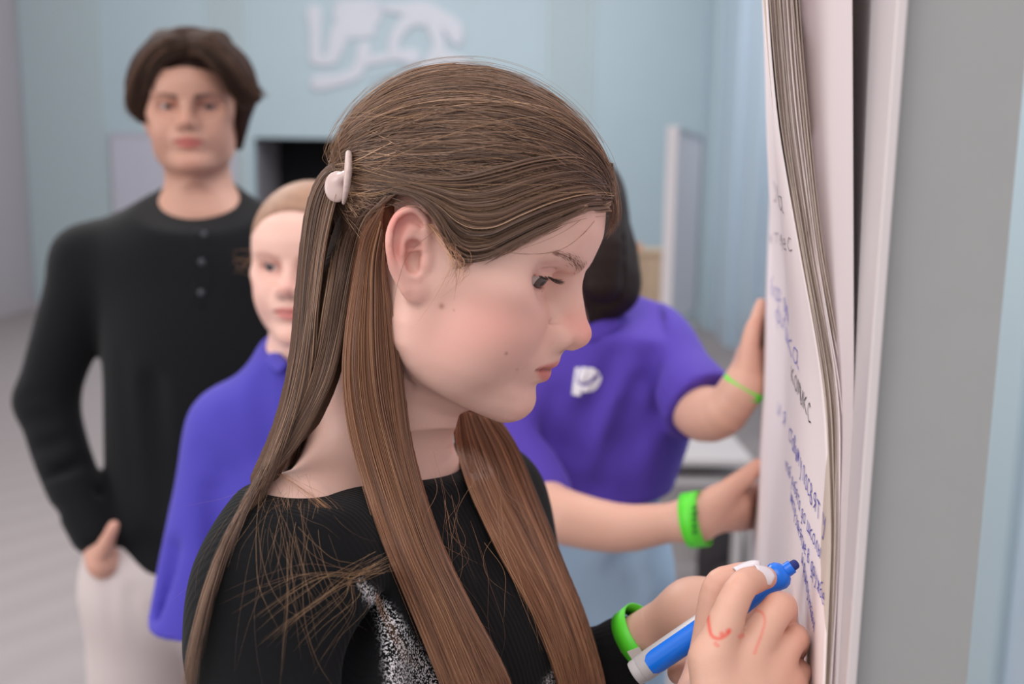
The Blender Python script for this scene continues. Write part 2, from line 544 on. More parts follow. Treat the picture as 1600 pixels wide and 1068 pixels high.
SKIN = dict(base=lin(225, 184, 170), pink=lin(222, 128, 120), dark=lin(188, 134, 112), lip=lin(200, 112, 106))
def paint_skin(l, base, pink, lip, blush=1.0, brow=None, brow_amt=0.0, shadow=None, ear_pink=0.6, nzz=0.0):
    """l: head-local vertices -> colours (blush, lips, brows are the skin's own colour)"""
    x, y, z = l.T; ay = np.abs(y)
    c = np.tile(base, (len(l), 1))
    def mix(col, a):
        nonlocal c
        a = np.clip(a, 0, 1)[:, None]; c = c * (1 - a) + col * a
    front = x > 0.03
    b = gs(x - 0.062, 0.026) * gs(z + 0.018, 0.022) * (ay > 0.02) * blush
    mix(pink, 0.34 * b)
    mix(pink, 0.22 * blush * gs(x - 0.035, 0.03) * gs(z + 0.04, 0.025) * (ay > 0.02))
    mix(pink, 0.55 * blush * gs(z + 0.008, 0.012) * gs(ay, 0.016) * np.clip((x - 0.086) / 0.008, 0, 1))
    mix(pink, 0.25 * gs(x - 0.08, 0.03) * gs(ay, 0.02) * gs(z + 0.074, 0.012))
    # nostrils
    mix(base * 0.25, 0.9 * gs(x - 0.0960, 0.0045) * gs(ay - 0.0064, 0.0028) * gs(z - nzz + 0.0225, 0.0025))
    # lips
    zl = -0.0405 - 0.03 * np.maximum(0, ay - 0.012) ** 1
    up = 0.0078 - 0.0062 * (ay / 0.0235) ** 1.6 - 0.0012 * gs(ay, 0.002)
    lo = 0.0100 - 0.0085 * (ay / 0.0225) ** 2
    dz = z - zl
    inl = (ay < 0.0235) & (x > 0.070)
    a = np.where(dz > 0, 1 / (1 + np.exp((dz - up) / 0.0006)), 1 / (1 + np.exp((-dz - lo) / 0.0008))) * inl
    mix(lip, a * 0.9)
    mix(lip * 0.35, 0.8 * gs(dz + 0.0004, 0.0011) * (ay < 0.0245) * (x > 0.072))
    # ears
    e = np.clip((ay - 0.069) / 0.004, 0, 1) * (np.abs(x + 0.012) < 0.03) * (z > -0.035) * (z < 0.045)
    mix(pink, ear_pink * 0.35 * e)
    mix(lin(205, 92, 84), ear_pink * 0.8 * e * np.maximum(gs(x + 0.012, 0.009) * gs(z - 0.016, 0.010), 0.8 * gs(x + 0.006, 0.008) * gs(z + 0.0, 0.010)))
    # eye area
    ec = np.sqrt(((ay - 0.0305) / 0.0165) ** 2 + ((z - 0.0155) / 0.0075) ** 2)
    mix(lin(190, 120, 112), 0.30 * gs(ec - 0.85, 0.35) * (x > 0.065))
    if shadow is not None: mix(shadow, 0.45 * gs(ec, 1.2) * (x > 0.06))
    if brow is not None:
        t = np.clip((ay - 0.012) / 0.038, 0, 1)
        bz = 0.0285 + 0.0075 * t - 0.0075 * np.maximum(0, t - .62) ** 1.0
        th = 0.0042 * (1 - 0.65 * t)
        mix(brow, brow_amt * (1 - 0.55 * t) * np.exp(-((z - bz) / th) ** 2) * (ay > 0.012) * (ay < 0.050) * (x > 0.055))
    return c

def eyeball(parent, pose, s, gaze, iris=(70, 95, 110), r=0.0119, white=(222, 212, 208)):
    """sphere with painted sclera, iris and pupil; gaze in head space"""
    c = EYE * V(1, s, 1)
    gz = V(*gaze); gz /= np.linalg.norm(gz)
    n, m = 40, 48
    th = np.linspace(0, 1, n) ** 1.5 * math.pi
    vs = [gz * r * 1.03]; 
    a = np.cross(gz, V(0, 0, 1)); a /= np.linalg.norm(a); b = np.cross(a, gz)
    for t in th[1:-1]:
        rr = r * (1 + 0.06 * max(0, 1 - t / 0.5) ** 1)
        for j in range(m):
            p = 2 * math.pi * j / m
            vs.append(rr * (gz * math.cos(t) + (a * math.cos(p) + b * math.sin(p)) * math.sin(t)))
    vs.append(-gz * r)
    fs = [(0, 1 + j, 1 + (j + 1) % m) for j in range(m)]
    for i in range(n - 3):
        for j in range(m):
            p0 = 1 + i * m + j; p1 = 1 + i * m + (j + 1) % m
            fs.append((p0, p0 + m, p1 + m, p1))
    L = len(vs) - 1
    fs += [(L, L - m + (j + 1) % m, L - m + j) for j in range(m)]
    vs = np.array(vs)
    ang = np.arccos(np.clip((vs / np.linalg.norm(vs, axis=1)[:, None]) @ gz, -1, 1))
    cols = np.where((ang < 0.20)[:, None], lin(12, 10, 12), np.where((ang < 0.49)[:, None], lin(iris), np.where((ang < 0.55)[:, None], lin(40, 42, 48), lin(white))))
    return mesh_obj('eyeball', pose.w(vs + c), fs, M['eye'], parent, cols=cols)
# ------------------------------------------------------------------ hands, nails, wristbands
def nrm(v):
    v = np.asarray(v, float); return v / (np.linalg.norm(v) + 1e-12)

def nail(parent, base, tip, up, w, mat, name='fingernail', long=0.0):
    """small curved plate from base to tip, domed towards up"""
    base, tip = np.array(base, float), np.array(tip, float)
    d = nrm(tip - base); s = nrm(np.cross(d, up)); u = np.cross(s, d)
    L = np.linalg.norm(tip - base)
    nu, nv = 9, 9
    top, bot = [], []
    for i in range(nu):
        a = i / (nu - 1)
        ww = w * (0.80 + 0.25 * math.sin(math.pi * min(a * 0.62 + 0.12, 1))) * (1 if a < 0.8 else math.sqrt(max(0.10, 1 - ((a - 0.8) / 0.215) ** 2)))
        for j in range(nv):
            b = (j / (nv - 1) - 0.5) * 2
            p = base + d * L * a + s * (ww * math.sin(b * 1.15) / 1.15) + u * (w * 0.75 * (math.cos(b * 1.15) - 1) + 0.0006 * math.sin(math.pi * a))
            top.append(p + u * 0.0004); bot.append(p - u * 0.0004)
    vs = top + bot; n = nu * nv; fs = []
    for i in range(nu - 1):
        for j in range(nv - 1):
            k = i * nv + j
            fs += [(k, k + nv, k + nv + 1, k + 1), (n + k, n + k + 1, n + k + nv + 1, n + k + nv)]
    rim = [j for j in range(nv)] + [i * nv + nv - 1 for i in range(1, nu)] + [(nu - 1) * nv + j for j in range(nv - 2, -1, -1)] + [i * nv for i in range(nu - 2, 0, -1)]
    for a, b in zip(rim, rim[1:] + rim[:1]):
        fs.append((a, b, n + b, n + a))
    return mesh_obj(name, vs, fs, mat, parent)

def band(name, c, axis, ra, rb, up, width, mat, parent, thick=0.0009, tilt=0.0):
    """strap around an oval wrist: ra along up, rb across"""
    ax = nrm(axis); u = nrm(np.array(up) - ax * (np.array(up) @ ax)); s = np.cross(ax, u)
    vs, fs = [], []; n = 48
    for i in range(n):
        t = 2 * math.pi * i / n
        for (dr, da) in ((0, -.5), (thick, -.5), (thick, .5), (0, .5)):
            vs.append(c + u * (ra + dr) * math.cos(t) + s * (rb + dr) * math.sin(t) + ax * (width * da + tilt * math.cos(t)))
    for i in range(n):
        a, b = i * 4, ((i + 1) % n) * 4
        for k in range(4):
            fs.append((a + k, a + (k + 1) % 4, b + (k + 1) % 4, b + k))
    return mesh_obj(name, vs, fs, mat, parent)

M['nail'] = mat_plain('pale nail polish', (222, 216, 222), 0.18)
M['nail_bare'] = mat_plain('bare nail', (228, 180, 168), 0.25)
M['green'] = mat_plain('green vinyl wristband', (92, 226, 50), 0.45)
M['print'] = mat_plain('dark print on the wristband', (28, 120, 30), 0.5)
def mat_knit(name, rgb, glit=False):
    m, nt, bs = new_mat(name)
    tc = nt.nodes.new('ShaderNodeTexCoord')
    w = N(nt, 'ShaderNodeTexWave', Scale=75.0, Distortion=2.5, Detail=1.0); w.bands_direction = 'DIAGONAL' if False else 'X'
    mp = nt.nodes.new('ShaderNodeMapping'); mp.inputs['Rotation'].default_value = (0, 0, math.radians(-65))
    nt.links.new(tc.outputs['Object'], mp.inputs['Vector']); nt.links.new(mp.outputs[0], w.inputs['Vector'])
    n = N(nt, 'ShaderNodeTexNoise', Scale=900.0, Detail=2.0)
    nt.links.new(tc.outputs['Object'], n.inputs['Vector'])
    ad = nt.nodes.new('ShaderNodeMath'); ad.operation = 'ADD'
    nt.links.new(w.outputs['Fac'] if 'Fac' in w.outputs else w.outputs[1], ad.inputs[0]); nt.links.new(n.outputs[0], ad.inputs[1])
    b = bump(nt, bs, ad.outputs[0], 0.28, 0.0009)
    bs.inputs['Roughness'].default_value = 0.9
    bs.inputs['Sheen Weight'].default_value = 0.04; bs.inputs['Specular IOR Level'].default_value = 0.12
    c = lin(rgb)
    bs.inputs['Base Color'].default_value = (*c, 1)
    if glit:
        a = nt.nodes.new('ShaderNodeVertexColor'); a.layer_name = 'Col'
        v = N(nt, 'ShaderNodeTexVoronoi', Scale=1250.0); nt.links.new(tc.outputs['Object'], v.inputs['Vector'])
        r = nt.nodes.new('ShaderNodeValToRGB'); r.color_ramp.elements[0].position = 0.60; r.color_ramp.elements[1].position = 0.68
        sep = nt.nodes.new('ShaderNodeSeparateColor'); nt.links.new(v.outputs['Color'], sep.inputs[0]); nt.links.new(sep.outputs[0], r.inputs[0])
        mul = nt.nodes.new('ShaderNodeMath'); mul.operation = 'MULTIPLY'
        sa = nt.nodes.new('ShaderNodeSeparateColor'); nt.links.new(a.outputs[0], sa.inputs[0])
        nt.links.new(r.outputs[0], mul.inputs[0]); nt.links.new(sa.outputs[0], mul.inputs[1])
        mx = nt.nodes.new('ShaderNodeMix'); mx.data_type = 'RGBA'
        mx.inputs[6].default_value = (*c, 1); mx.inputs[7].default_value = (*lin(225, 220, 222), 1)
        nt.links.new(mul.outputs[0], mx.inputs[0]); nt.links.new(mx.outputs[2], bs.inputs['Base Color'])
    return m
M['knit'] = mat_knit('black ribbed knit', (16, 16, 18), True)
M['hair_girl'] = mat_hair('light brown hair strands', (66, 48, 40), (136, 104, 84), (206, 166, 134))
M['hair_base'] = mat_plain('brown hair mass', (82, 59, 47), 0.75, 0.35, 260, 0.6, 500, 0, 0.2)  # darker than the strands: depth shade of the gaps put into the colour
M['lock_base'] = mat_plain('reddish brown hair mass', (112, 76, 58), 0.8, 0.35, 260, 0.6, 500, 0, 0.15)
M['flyaway'] = mat_hair('fair flyaway hairs', (104, 76, 56), (146, 108, 78), (200, 158, 114))
M['lash'] = mat_plain('dark eyelashes', (48, 36, 34), 0.6)
M['brow'] = mat_plain('brown eyebrow hairs', (138, 100, 86), 0.7)

# ------------------------------------------------------------------ writing girl
gp = Pose((-0.0456, 0.6507, 1.4799), (-12.6, 20.8, -4.7), 0.98)
girl = empty('person', (gp.p[0], gp.p[1], 0))
tag(girl, 'girl in black knit top with long light brown hair writing on the paper', 'person')

def proj(w):
    d = np.asarray(w) - CAM; z = d @ FW
    return 800 + FPX * (d @ RT) / z, 534 - FPX * (d @ UP) / z, z

TRUNK = [([P(624, 450, .66), P(604, 600, .68), P(594, 740, .705), P(590, 900, .72)], [0.046, 0.048, 0.053, 0.085], 0.028),
         ([P(590, 800, .71), P(458, 828, .61)], [0.046, 0.036], 0.04),
         ([P(590, 810, .71), P(740, 800, .80)], [0.042, 0.030], 0.04)]
def girl_head():
    F = Field((-0.15, -0.115, -0.23), (0.13, 0.125, 0.135), 0.0011)
    head_field(F, dict(oa=0.42, nose=0.001, nosez=-0.004, open=0.0056, openz=-0.0038, ear=0.82, chinup=0.004))
    for A_, r_, k_ in TRUNK:
        F.chain([gp.l(a) for a in A_], [x / gp.s for x in r_], k_)
    v, q = F.mesh(2)
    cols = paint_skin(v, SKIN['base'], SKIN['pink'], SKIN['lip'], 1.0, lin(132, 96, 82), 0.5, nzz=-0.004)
    w = gp.w(v)
    x, y, z = proj(w)
    near = v[:, 1] < -0.01
    for (mx, my, r, a) in ((690, 478, 4.5, .6), (709, 484, 1.8, .35), (791, 552, 2.6, .6), (808, 577, 2.4, .3), (933, 411, 2, .4)):
        k = np.exp(-(((x - mx) ** 2 + (y - my) ** 2) / r ** 2)) * near * a
        cols = cols * (1 - k[:, None]) + lin(136, 78, 54) * k[:, None]
    mesh_obj('body', w, q, M['skin'], girl, cols=cols)
    for s in (-1, 1):
        eyeball(girl, gp, s, (1, -0.34, -0.40), (84, 76, 74), white=(196, 182, 178))
        # lashes
        c = EYE * V(1, s, 1); L = []
        zc, h = -0.0038, 0.0056
        for i in range(58):
            f = rng.uniform(-.42, 1.12)
            b = lid_pt(c, s, f, zc, h, 1.0, 0.0140)
            d = nrm(V(math.cos(f * .8) + .25, s * math.sin(f * .8), -0.42)); ln = 0.0070 + 0.0025 * rng.random()
            k = np.linspace(0, 1, 7)[:, None]
            L.append(gp.w(b + d * ln * k + V(0, 0, 0.0034) * k ** 2 + V(0, 0.0006, 0.0004) * rng.normal() * k))
        strands('eyelashes', L, 0.00012, M['lash'], girl)
        L = []
        for i in range(30):
            f = rng.uniform(-.2, 1.12)
            b = lid_pt(c, s, f, zc, h, -1.0, 0.0130)
            d = nrm(V(math.cos(f) + .1, s * math.sin(f), -0.8)); k = np.linspace(0, 1, 5)[:, None]
            L.append(gp.w(b + d * 0.0020 * k))
        strands('lower_eyelashes', L, 0.00007, M['lash'], girl)
        # brow hairs
        L = []
        for i in range(170):
            t = rng.random() ** 1.2
            ay = 0.012 + 0.038 * t
            z0 = 0.0285 + 0.0075 * t - 0.0075 * max(0, t - .62) + rng.normal(0, 0.0022 * (1 - 0.6 * t))
            xs = np.linspace(0.12, 0.03, 120)
            m = F.sample(np.column_stack([xs, np.full(120, s * ay), np.full(120, z0)]))
            i0 = np.argmax(m < 0.0002); p0 = V(xs[i0], s * ay, z0)
            d = nrm(V(-0.25 - 0.5 * t, s * 1.0, 0.45 - 0.5 * t)); k = np.linspace(0, 1, 5)[:, None]
            L.append(gp.w(p0 + d * 0.006 * k + V(0.0006, 0, 0) * np.sin(k * 3)))
        strands('eyebrow', L, 0.00008, M['brow'], girl)
    return F
GH = girl_head()

# sweater
SR, SL = P(468, 935, .585), P(752, 790, .84)
def girl_sweater():
    lo = np.minimum.reduce([SR, SL]) - V(0.12, 0.12, 0.62); hi = np.maximum(SR, SL) + V(0.30, 0.14, 0.13)
    F = Field(lo, hi, 0.0036)
    ax = nrm(SL - SR); fwd = nrm(np.cross(ax, V(0, 0, 1))); upv = np.cross(fwd, ax) * -1
    if upv[2] < 0: upv = -upv
    if fwd[0] < 0: fwd = -fwd
    R = np.array([ax, fwd, upv])
    C = 0.5 * (SR + SL)
    for A_, r_, k_ in TRUNK[:1]:
        F.chain(A_[2:], [x + 0.004 for x in r_[2:]], k_)
    for A_, r_, k_ in TRUNK[1:]:
        F.chain(A_, [x + 0.004 for x in r_], k_)
    F.cone(SR, P(560, 900, .66), 0.056, 0.060, 0.02); F.cone(SL, P(640, 850, .76), 0.048, 0.050, 0.03)
    F.ell(C + V(0.0, 0, -0.10), (0.155, 0.100, 0.16), 0.05, '+', R)
    F.ell(C + fwd * 0.045 + V(0, 0, -0.105), (0.115, 0.070, 0.09), 0.05, '+', R)
    F.ell(C + V(0.0, 0, -0.33), (0.135, 0.098, 0.22), 0.07, '+', R)
    # near sleeve, far sleeve
    F.chain([SR, P(464, 1080, .56), P(620, 1430, .50), P(760, 1500, .49)], [0.057, 0.056, 0.050, 0.046], 0.03)
    F.chain([P(760, 1500, .49), P(960, 1330, .50), P(1090, 1215, .53)], [0.046, 0.040, 0.036], 0.01)
    F.chain([SL, P(820, 1030, .83), P(790, 1200, .77)], [0.050, 0.046, 0.044], 0.03)
    F.chain([P(790, 1200, .77), P(900, 1085, .74), P(974, 1018, .725)], [0.044, 0.034, 0.0255], 0.02)
    # soft folds
    for a, b, r in ((P(560, 940, .57), P(540, 1100, .53), .010), (P(700, 900, .66), P(640, 1060, .62), .012), (P(800, 900, .74), P(820, 1060, .70), .012)):
        F.cone(a, b, r, r * .6, 0.03, '-')
    # neckline opening: everything above a tilted plane goes
    A, B, D = P(405, 762, .60), P(620, 762, .63), P(722, 702, .77)
    n = nrm(np.cross(B - A, D - A)); n = n if n[2] > 0 else -n
    F.do((lo, hi), lambda X, Y, Z: ((X - A[0]) * n[0] + (Y - A[1]) * n[1] + (Z - A[2]) * n[2]).astype(np.float32), 0.004, '&')
    v, q = F.mesh(1)
    x, y, z = proj(v)
    g = np.zeros(len(v))
    l = np.interp(y, [903, 960, 1010, 1068, 1200], [556, 588, 600, 606, 610]); r = np.interp(y, [903, 935, 1000, 1068, 1200], [558, 600, 650, 688, 740])
    g = np.maximum(g, 1 / (1 + np.exp(-(x - l) / 2)) / (1 + np.exp((x - r) / 2)) * (y > 902))
    l = np.interp(y, [1005, 1068, 1200], [890, 850, 800]); r = np.interp(y, [1005, 1040, 1200], [892, 893, 893])
    g = np.maximum(g, 1 / (1 + np.exp(-(x - l) / 2)) / (1 + np.exp((x - r) / 2)) * (y > 1004))
    mesh_obj('knit_top', v, q, M['knit'], girl, cols=np.repeat(g[:, None], 3, 1))
    return F
SW = girl_sweater()
# ------------------------------------------------------------------ writing girl's hair
CAPC = V(0.004, 0, 0.043); CAPR = V(0.0872, 0.0785, 0.0760)
CLIP = gp.l(P(545, 270, .632))
HX = np.array([-.10, -.03, -.0265, -.024, -.009, .006, .016, .024, .034, .050, .060, .070, .080, .090])
HZ = np.array([-.06, -.03, .000, .022, .0315, .026, .004, .006, .014, .032, .044, .056, .066, .068])
def cap_pt(u, off=0.0):
    return CAPC + u * (CAPR + off)
def unit_of(p):
    return nrm((p - CAPC) / CAPR)
def hair_mass():
    F = Field((-0.15, -0.12, -0.06), (0.125, 0.12, 0.16), 0.002)
    F.ell(CAPC, CAPR - 0.0010, 0.002)
    F.do(((-0.15, -0.12, -0.08), (0.14, 0.12, 0.16)), lambda X, Y, Z: ((np.interp(X.ravel(), HX, np.maximum(HZ, np.where(HX > .01, .026, -1)))[:, None, None] + 0.008 - Z) * 0.7).astype(np.float32), 0.005, '&')
    v, q = F.mesh(3)
    mesh_obj('hair', gp.w(v), q, M['hair_base'], girl)
hair_mass()

def fan(n, layer, rad, mat, name, jit=1.0):
    L = []; tone = []; cu = unit_of(CLIP)
    nclump = 420; cl = rng.normal(0, 1, (nclump, 3)); cl /= np.linalg.norm(cl, axis=1)[:, None]; cw = rng.normal(0, 1, (nclump, 3))
    k = 0
    while len(L) < n and k < n * 40:
        k += 1
        u = nrm(rng.normal(0, 1, 3))
        if u[1] > 0.35 and rng.random() < .6: continue
        p = cap_pt(u)
        if p[2] < np.interp(p[0], HX, HZ) + 0.004 * rng.normal() + 0.010 * (p[0] > 0): continue
        if rng.random() < 0.45 and u[0] < 0.2: continue
        ci = np.argmax(cl @ u)
        ang = math.acos(np.clip(u @ cu, -1, 1))
        if ang < 0.15: continue
        m = max(8, int(28 * ang / 2.4)); t = np.linspace(0, 1, m)
        a = np.sin((1 - t) * ang) / math.sin(ang); b = np.sin(t * ang) / math.sin(ang)
        D = a[:, None] * u + b[:, None] * cu
        side = nrm(np.cross(u, cu))
        bow = 0.16 * np.sin(math.pi * t) * np.clip(u[2] * 1.5, 0, 1)
        wob = 0.022 * np.sin(math.pi * t) * cw[ci, 0] * jit + (0.010 * np.sin(2 * math.pi * t + cw[ci, 1] * 3) * cw[ci, 1] + 0.012 * rng.normal() * np.sin(math.pi * t)) * jit
        D = D + side * wob[:, None] + np.array([0, 0, -1.0]) * bow[:, None]
        D /= np.linalg.norm(D, axis=1)[:, None]
        stray = k % 7 == 0
        if stray: D = D + side * (rng.normal(0, .11) * np.sin(math.pi * t))[:, None]; D /= np.linalg.norm(D, axis=1)[:, None]
        off = 0.0022 * stray + layer * rng.random() + 0.0018 * np.abs(np.sin(t * 3 + cw[ci, 0] * 5)) + 0.0014 * cw[ci, 1]
        pts = CAPC + D * (CAPR + np.maximum(off, 0)[:, None])
        if abs(u[1]) > 0.3:      # hair passes over the top of the ear
            o_ = np.argsort(pts[:, 0]); z0 = np.interp(-0.008, pts[o_, 0], pts[o_, 2])
            pts[:, 2] += max(0, 0.0355 + 0.004 * rng.random() - z0) * gs(pts[:, 0] + 0.008, 0.026) * (pts[:, 0].max() > 0.0)
        pts = pts + np.outer(np.clip((t - .80) / .20, 0, 1) ** 2, (CLIP - pts[-1]) + rng.normal(0, 1, 3) * V(0.004, 0.006, 0.006))
        L.append(gp.w(pts))
        tone.append(0.42 + 0.22 * cw[ci, 2] + 0.19 * rng.normal())
    return strands(name, L, np.abs(rng.normal(rad, rad * .3, len(L))), mat, girl, tone)
fan(13000, 0.0028, 0.00014, M['hair_girl'], 'hair_strands')
fan(420, 0.011, 0.00007, M['flyaway'], 'flyaway_hair', 4.0)

def cap_depth(px, py):
    ds = np.arange(0.52, 0.76, 0.001)
    q = gp.l(CAM + ds[:, None] * (FW + RT * ((px - 800) / FPX) - UP * ((py - 534) / FPX)))
    m = np.nonzero(((((q - CAPC) / (CAPR + 0.001)) ** 2).sum(1) < 1) & (q[:, 2] > -0.03))[0]
    return ds[m[0]] if len(m) else 9.0
def drape(g, sw=0.004):
    g = g.copy()
    for i in range(len(g)):
        g[i, 2] = min(g[i, 2], cap_depth(g[i, 0], g[i, 1]) - 0.002, SW.depth(g[i, 0], g[i, 1], 0.42, 0.95, 0.0, 9.0) - sw)
    d = g[:, 2]
    for _ in range(3):
        e = np.pad(d, 1, mode='edge'); d = np.minimum(d, (e[:-2] + e[1:-1] + e[2:]) / 3)
    g[:, 2] = d
    return g

def rope(guides, widths, n, rad, mat, name, jit=0.35, npt=34, wave=2.0, parent=None, lay=True):
    """strands interpolated between neighbouring guide lines (px, py, depth)"""
    G = []
    for g in guides:
        g = crom(np.array(g, float), None, 6)
        s = np.concatenate([[0], np.cumsum(np.linalg.norm(np.diff(g[:, :2], axis=0), axis=1))]); s /= s[-1]
        t = np.linspace(0, 1, npt)
        g = np.column_stack([np.interp(t, s, g[:, i]) for i in range(3)])
        G.append(drape(g) if lay else g)
    G = np.array(G); L = []; tone = []
    for i in range(n):
        a = rng.uniform(-.2, len(G) - .8) if len(G) > 2 or True else 0; k = min(max(int(a), 0), len(G) - 2); f = a - k
        ln = min(1.0, rng.uniform(0.86, 1.04)); m = max(8, int(npt * ln))
        t = np.linspace(0, 1, npt)[:m]
        g = (G[k] * (1 - f) + G[k + 1] * f)[:m].copy()
        c = int((a + 1) * 14); r2 = np.random.default_rng(c + len(name) * 100)
        ph, am = r2.uniform(0, 6.28), r2.normal(0, 1)
        g[:, 0] += wave * am * np.sin(t * 7 + ph) * t + rng.normal(0, jit * widths) * (0.3 + t) + wave * 0.8 * np.sin(t * rng.uniform(3, 9) + rng.uniform(0, 6)) * t
        g[:, 2] += rng.normal(0, 0.003) + 0.002 * am
        L.append(np.array([P(*x) for x in g]))
        tone.append(0.42 + 0.16 * am + 0.2 * rng.normal())
    return strands(name, L, np.abs(rng.normal(rad, rad * .3, n)), mat, parent or girl, tone)

def shell(guides, name, thick=0.008, lay=True, mat='hair_base'):
    """solid hair mass under the strands, through the same guide lines"""
    G = [drape(crom(np.array(g, float), None, 4), 0.001) if lay else crom(np.array(g, float), None, 4) for g in guides]
    W = [np.array([P(x[0], x[1], x[2] + thick * 1.6) for x in g]) for g in G]
    A = np.concatenate(W)
    F = Field(A.min(0) - 0.03, A.max(0) + 0.03, 0.0028)
    for w in W:
        F.chain(w, np.full(len(w), thick), 0.012, sub=1)
    for w0, w1 in zip(W[:-1], W[1:]):
        m = 30
        f = lambda w: np.column_stack([np.interp(np.linspace(0, len(w) - 1, m), np.arange(len(w)), w[:, i]) for i in range(3)])
        F.chain(0.5 * (f(w0) + f(w1)), np.full(m, thick), 0.012, sub=1)
    v, q = F.mesh(2)
    mesh_obj(name, v, q, M[mat], girl)

tailG = [
 [(538, 262, .625), (512, 272, .618), (488, 320, .618), (474, 420, .622), (462, 560, .62), (440, 660, .612), (405, 750, .598), (362, 830, .565), (334, 910, .545), (312, 1000, .54), (303, 1080, .54)],
 [(540, 272, .610), (522, 300, .605), (503, 380, .606), (490, 480, .608), (476, 590, .608), (452, 680, .602), (420, 745, .592), (385, 800, .570)]]
curtG = [
 [(560, 318, .63), (532, 370, .63), (515, 460, .61), (498, 560, .612), (470, 640, .608), (436, 700, .602), (408, 745, .594), (375, 800, .56)],
 [(608, 306, .63), (572, 345, .63), (548, 430, .62), (530, 520, .612), (512, 590, .608), (484, 650, .604), (452, 702, .600), (420, 738, .590), (400, 770, .57)]]
lockG = [
 [(600, 318, .62), (572, 370, .62), (560, 430, .61), (548, 520, .605), (546, 600, .604), (558, 680, .604), (580, 760, .600), (610, 850, .59), (652, 950, .58), (700, 1068, .57), (708, 1100, .57)],
 [(596, 345, .62), (584, 395, .615), (580, 450, .610), (580, 540, .608), (588, 620, .610), (604, 690, .612), (628, 770, .606), (660, 860, .598), (706, 960, .585), (752, 1068, .575), (764, 1100, .57)],
 [(600, 400, .615), (602, 435, .612), (610, 490, .612), (619, 570, .618), (628, 650, .620), (638, 710, .618), (655, 775, .612), (684, 860, .605), (726, 950, .59), (775, 1040, .58), (800, 1100, .58)]]
farG = [
 [(716, 640, .735), (722, 700, .735), (742, 765, .715), (782, 850, .690), (826, 930, .675), (862, 1010, .665), (890, 1100, .66)],
 [(735, 645, .740), (757, 700, .738), (785, 765, .72), (826, 850, .700), (868, 940, .685), (898, 1030, .675), (912, 1100, .67)],
 [(770, 655, .750), (800, 700, .748), (832, 780, .735), (868, 870, .715), (905, 960, .700), (932, 1050, .69), (940, 1100, .685)]]
shell([g[:7] for g in tailG], 'hair_tail', 0.004)
shell([g[:6] for g in curtG], 'hair_curtain', 0.006)
shell(lockG, 'hair_lock', 0.004, True, 'lock_base')
shell(farG, 'far_hair_lock', 0.005, True, 'lock_base')
backG = [[(520, 290, .645), (500, 380, .65), (488, 500, .655), (468, 620, .66), (440, 730, .655), (425, 800, .65)],
         [(530, 300, .68), (512, 400, .685), (500, 520, .69), (485, 640, .70), (468, 740, .70), (455, 800, .70)],
         [(560, 300, .71), (545, 400, .72), (535, 520, .73), (525, 640, .74), (512, 740, .75), (505, 800, .75)]]
shell(backG, 'back_hair', 0.008, False)
M['hair_warm'] = mat_hair('reddish brown hair strands', (94, 64, 49), (170, 119, 89), (222, 172, 130))
rope([[(952, 322, .635), (915, 325, .75), (875, 341, .75), (835, 358, .75), (795, 378, .75), (755, 396, .75), (715, 392, .75), (682, 336, .75), (650, 308, .75), (612, 298, .75), (575, 286, .75), (545, 274, .64)],
      [(961, 300, .640), (920, 294, .75), (870, 302, .75), (820, 320, .75), (770, 340, .75), (720, 336, .75), (680, 312, .75), (640, 296, .75), (600, 284, .75), (570, 276, .75), (548, 268, .64)],
      [(957, 262, .640), (900, 250, .75), (840, 256, .75), (780, 272, .75), (720, 284, .75), (660, 280, .75), (600, 268, .75), (570, 264, .75), (548, 262, .64)]],
     7, 3600, 0.00014, M['hair_girl'], 'front_hair_strands', 0.4, 40, 2.5)
rope([[(925, 215, .64), (952, 262, .635), (962, 310, .635), (962, 345, .640), (950, 372, .648)], [(905, 205, .64), (940, 255, .63), (953, 300, .63), (956, 335, .635), (948, 362, .645)]],
     5, 260, 0.00012, M['hair_girl'], 'temple_curl', 0.4, 24, 2.0)
rope(backG, 8, 1500, 0.00016, M['hair_girl'], 'back_strands', 0.5, 30, 2.0, None, False)
rope(tailG, 8, 1500, 0.00014, M['hair_girl'], 'tail_strands')
rope(curtG + lockG[:1], 8, 1200, 0.00014, M['hair_girl'], 'curtain_strands') if False else rope(curtG, 9, 1900, 0.00014, M['hair_girl'], 'curtain_strands')
rope(lockG, 7, 3000, 0.00014, M['hair_warm'], 'lock_strands')
rope(farG, 7, 2600, 0.00016, M['hair_warm'], 'far_lock_strands')

def wisps(name, items, rad, mat, surf=None, base=0.60):
    """single loose hairs: list of px polylines, resting on the garment where it is behind them"""
    L = []
    for g in items:
        g = crom(np.array(g, float), None, 5)
        d = np.array([min(x[2] if len(x) > 2 else base, SW.depth(x[0], x[1], 0.42, 0.95, 0.0, 9.0) - 0.003, cap_depth(x[0], x[1]) - 0.004) for x in g])
        for _ in range(4):
            e = np.pad(d, 1, mode='edge'); d = np.minimum(d, (e[:-2] + e[1:-1] + e[2:]) / 3)
        for _ in range(12):
            e = np.pad(d, 1, mode='edge'); d = (e[:-2] + e[1:-1] + e[2:]) / 3
        L.append(np.array([P(x[0], x[1], dd - .0012) for x, dd in zip(g, d)]))
    return strands(name, L, rad, mat, girl)
W = []
for i in range(330):     # soft lower edge of the front hair
    y0 = abs(rng.normal(0, 7)) - 2; k = rng.normal(0, 5); e = rng.random()
    base = [(952, 320, .635), (915, 324, .75), (875, 340, .75), (835, 358, .75), (795, 378, .75), (757, 398, .75), (722, 404 + 22 * e, .75), (700 + 10 * e, 402 + 34 * e, .75)]
    n0 = int(rng.integers(0, 4)); n1 = int(rng.integers(n0 + 3, 9))
    W.append([(x + rng.normal(0, 2), y + y0 + k * j * .35 - 3, d) for j, (x, y, d) in enumerate(base[n0:n1])])
